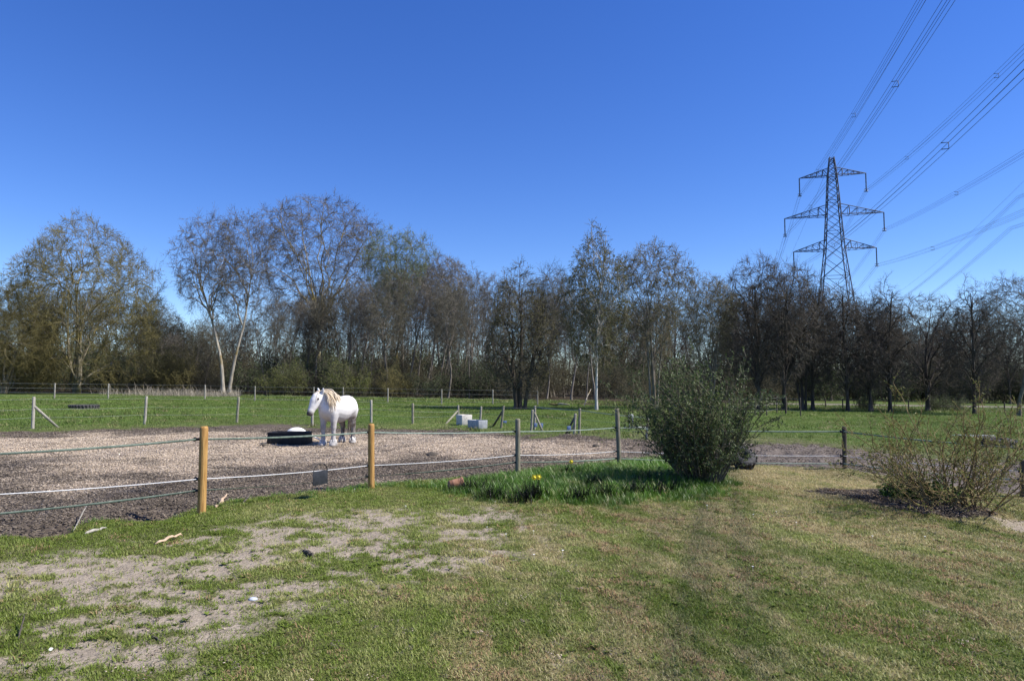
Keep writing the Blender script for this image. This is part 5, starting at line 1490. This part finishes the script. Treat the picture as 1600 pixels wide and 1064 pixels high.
# litter on the bare soil of the lawn and in the shrub bed
x, y, r = polar(30000, 3, 13, 0.0, 43)
m = masks(x, y)
keep = RNG.random(len(x)) < np.maximum(m['bare'] * .28, m['bed'] * .9)
x, y, r = x[keep], y[keep], r[keep]
scatter('soil_crumbs', 'crumbs, dry bits and leaf litter on bare soil', [chip_mesh('crumb_patch', 90 + k, M['chip']) for k in range(3)], x, y, .18 + .3 * RNG.random(len(x)) ** 2 + .6 * (m['bed'][keep] > .5), np.clip(RNG.normal(.4, .3, len(x)) * (m['bed'][keep] < .5), 0, 1), np.where(m['bed'][keep] < .5, .85, .55) * (.7 + .5 * RNG.random(len(x))))

# pale dead reeds at the foot of the left trees
n = 420
u = np.clip(RNG.normal(285, 55, n), 150, 370); yy = RNG.uniform(66, 73, n); x = np.array([X_at(a, b) for a, b in zip(u, yy)])
scatter('dry_reeds', 'pale dead reeds in front of the wood at the left', [tuft('reed_tuft', 9, 1.2, .4, .014, M['reed'], 95 + k, 1.3) for k in range(3)], x, yy, .3 + .8 * RNG.random(n) ** 1.5, np.zeros(n), .7 + .4 * RNG.random(n))

# rank grass under the trees along the field edge
n = 9000
u = RNG.uniform(380, 1640, n); yy = np.where(u > 1150, RNG.uniform(54, 70, n), RNG.uniform(58, 72, n)); x = np.array([X_at(a, b) for a, b in zip(u, yy)])
m = masks(x, yy); k = m['n1'] > .45
scatter('bank_grass', 'rank green grass along the far edge of the field', [tuft('bank_tuft', 12, .26, .3, .014, M['field_blade'], 100 + q, .9) for q in range(3)], x[k], yy[k], .5 + .7 * RNG.random(k.sum()), np.clip(RNG.normal(.1, .2, k.sum()), 0, 1), np.clip(.6 + .5 * RNG.random(k.sum()), .4, 1.2))

# flat weed rosettes and clover in the turf
def rosette(seed):
    rng = np.random.default_rng(seed); mb = MB(); n = 11
    a = rng.uniform(0, 6.28, n); z = rng.uniform(.1, .55, n)
    D = norm(np.stack([np.cos(a), np.sin(a), z], 1)); W = np.stack([-np.sin(a), np.cos(a), np.zeros(n)], 1)
    mb.cards(np.zeros((n, 3)) + np.array((0, 0, .004)), D, W, rng.uniform(.04, .085, n), rng.uniform(.008, .014, n)); return mb.mesh('rosette', M['blade'], False)
x, y, r = polar(5200, 3, 12, .2, 43); m = masks(x, y)
k = (m['lawn'] > .5) & (m['lush'] < .3) & (fbm(x * .9, y * .9, 251) > .46) & (RNG.random(len(x)) > m['bare'] * .6)
x, y = x[k], y[k]
scatter('lawn_weeds', 'small flat weed rosettes in the lawn', [rosette(q) for q in range(4)], x, y, .25 + .5 * RNG.random(len(x)), np.zeros(len(x)), .6 + .4 * RNG.random(len(x)))
# dead leaves and bark bits blown over the lawn
x, y, r = polar(1500, 3, 12, .2, 43); m = masks(x, y); k = (m['lawn'] > .5) & (fbm(x * .7, y * .7, 261) > .47); x, y = x[k], y[k]
scatter('lawn_litter', 'bits of dead leaf and bark lying on the lawn', [chip_mesh('litter_patch', 190 + q, M['chip']) for q in range(3)], x, y, .15 + .3 * RNG.random(len(x)) ** 2, np.clip(RNG.normal(.3, .3, len(x)), 0, 1), .6 + .5 * RNG.random(len(x)), .018)

# daisies
x, y, r = polar(80, 4, 12, .4, 40); m = masks(x, y); k = (m['lawn'] > .5) & (x > -2.5) & (m['lush'] < .3) & (m['n1'] > .5); x, y = x[k], y[k]
def daisy_mesh():
    mb = MB(); a = np.arange(9) * 2 * PI / 9
    V = [(0, 0, .05)] + [(.011 * math.cos(q), .011 * math.sin(q), .052) for q in a]; mb.add(V, None, [(0, 1 + i, 1 + (i + 1) % 9) for i in range(9)])
    mb.tubes(np.array([(0, 0, 0), (0, 0, .05)]), np.full(2, .001), 3); return mb.mesh('daisy', M['daisy'], False)
scatter('daisies', 'tiny white daisies dotted over the lawn', [daisy_mesh()], x, y, .8 + .4 * RNG.random(len(x)), np.zeros(len(x)), np.ones(len(x)))

# pale puddle in the field at the right
g = G(1519, 681)
mb = MB(); a = np.arange(24) * 2 * PI / 24; rr = 1 + .15 * np.sin(3 * a + 1) + .08 * np.sin(5 * a)
zz = max(gz(g[0] + q * .7, g[1] + w * .5) for q in (-1, 0, 1) for w in (-1, 0, 1)) + .012
V = [(0, 0, 0)] + [(.75 * q * math.cos(t), .45 * q * math.sin(t), 0) for q, t in zip(rr, a)] + [(.78 * q * math.cos(t), .48 * q * math.sin(t), -.12) for q, t in zip(rr, a)]
mb.add(V, [(1 + i, 25 + i, 25 + (i + 1) % 24, 1 + (i + 1) % 24) for i in range(24)], [(0, 1 + i, 1 + (i + 1) % 24) for i in range(24)])
o = mb.build('puddle', M['puddle'], None, True); o.location = (g[0], g[1], zz); o['kind'] = 'structure'; o['label'] = 'pale puddle in the field beyond the bare shrub'
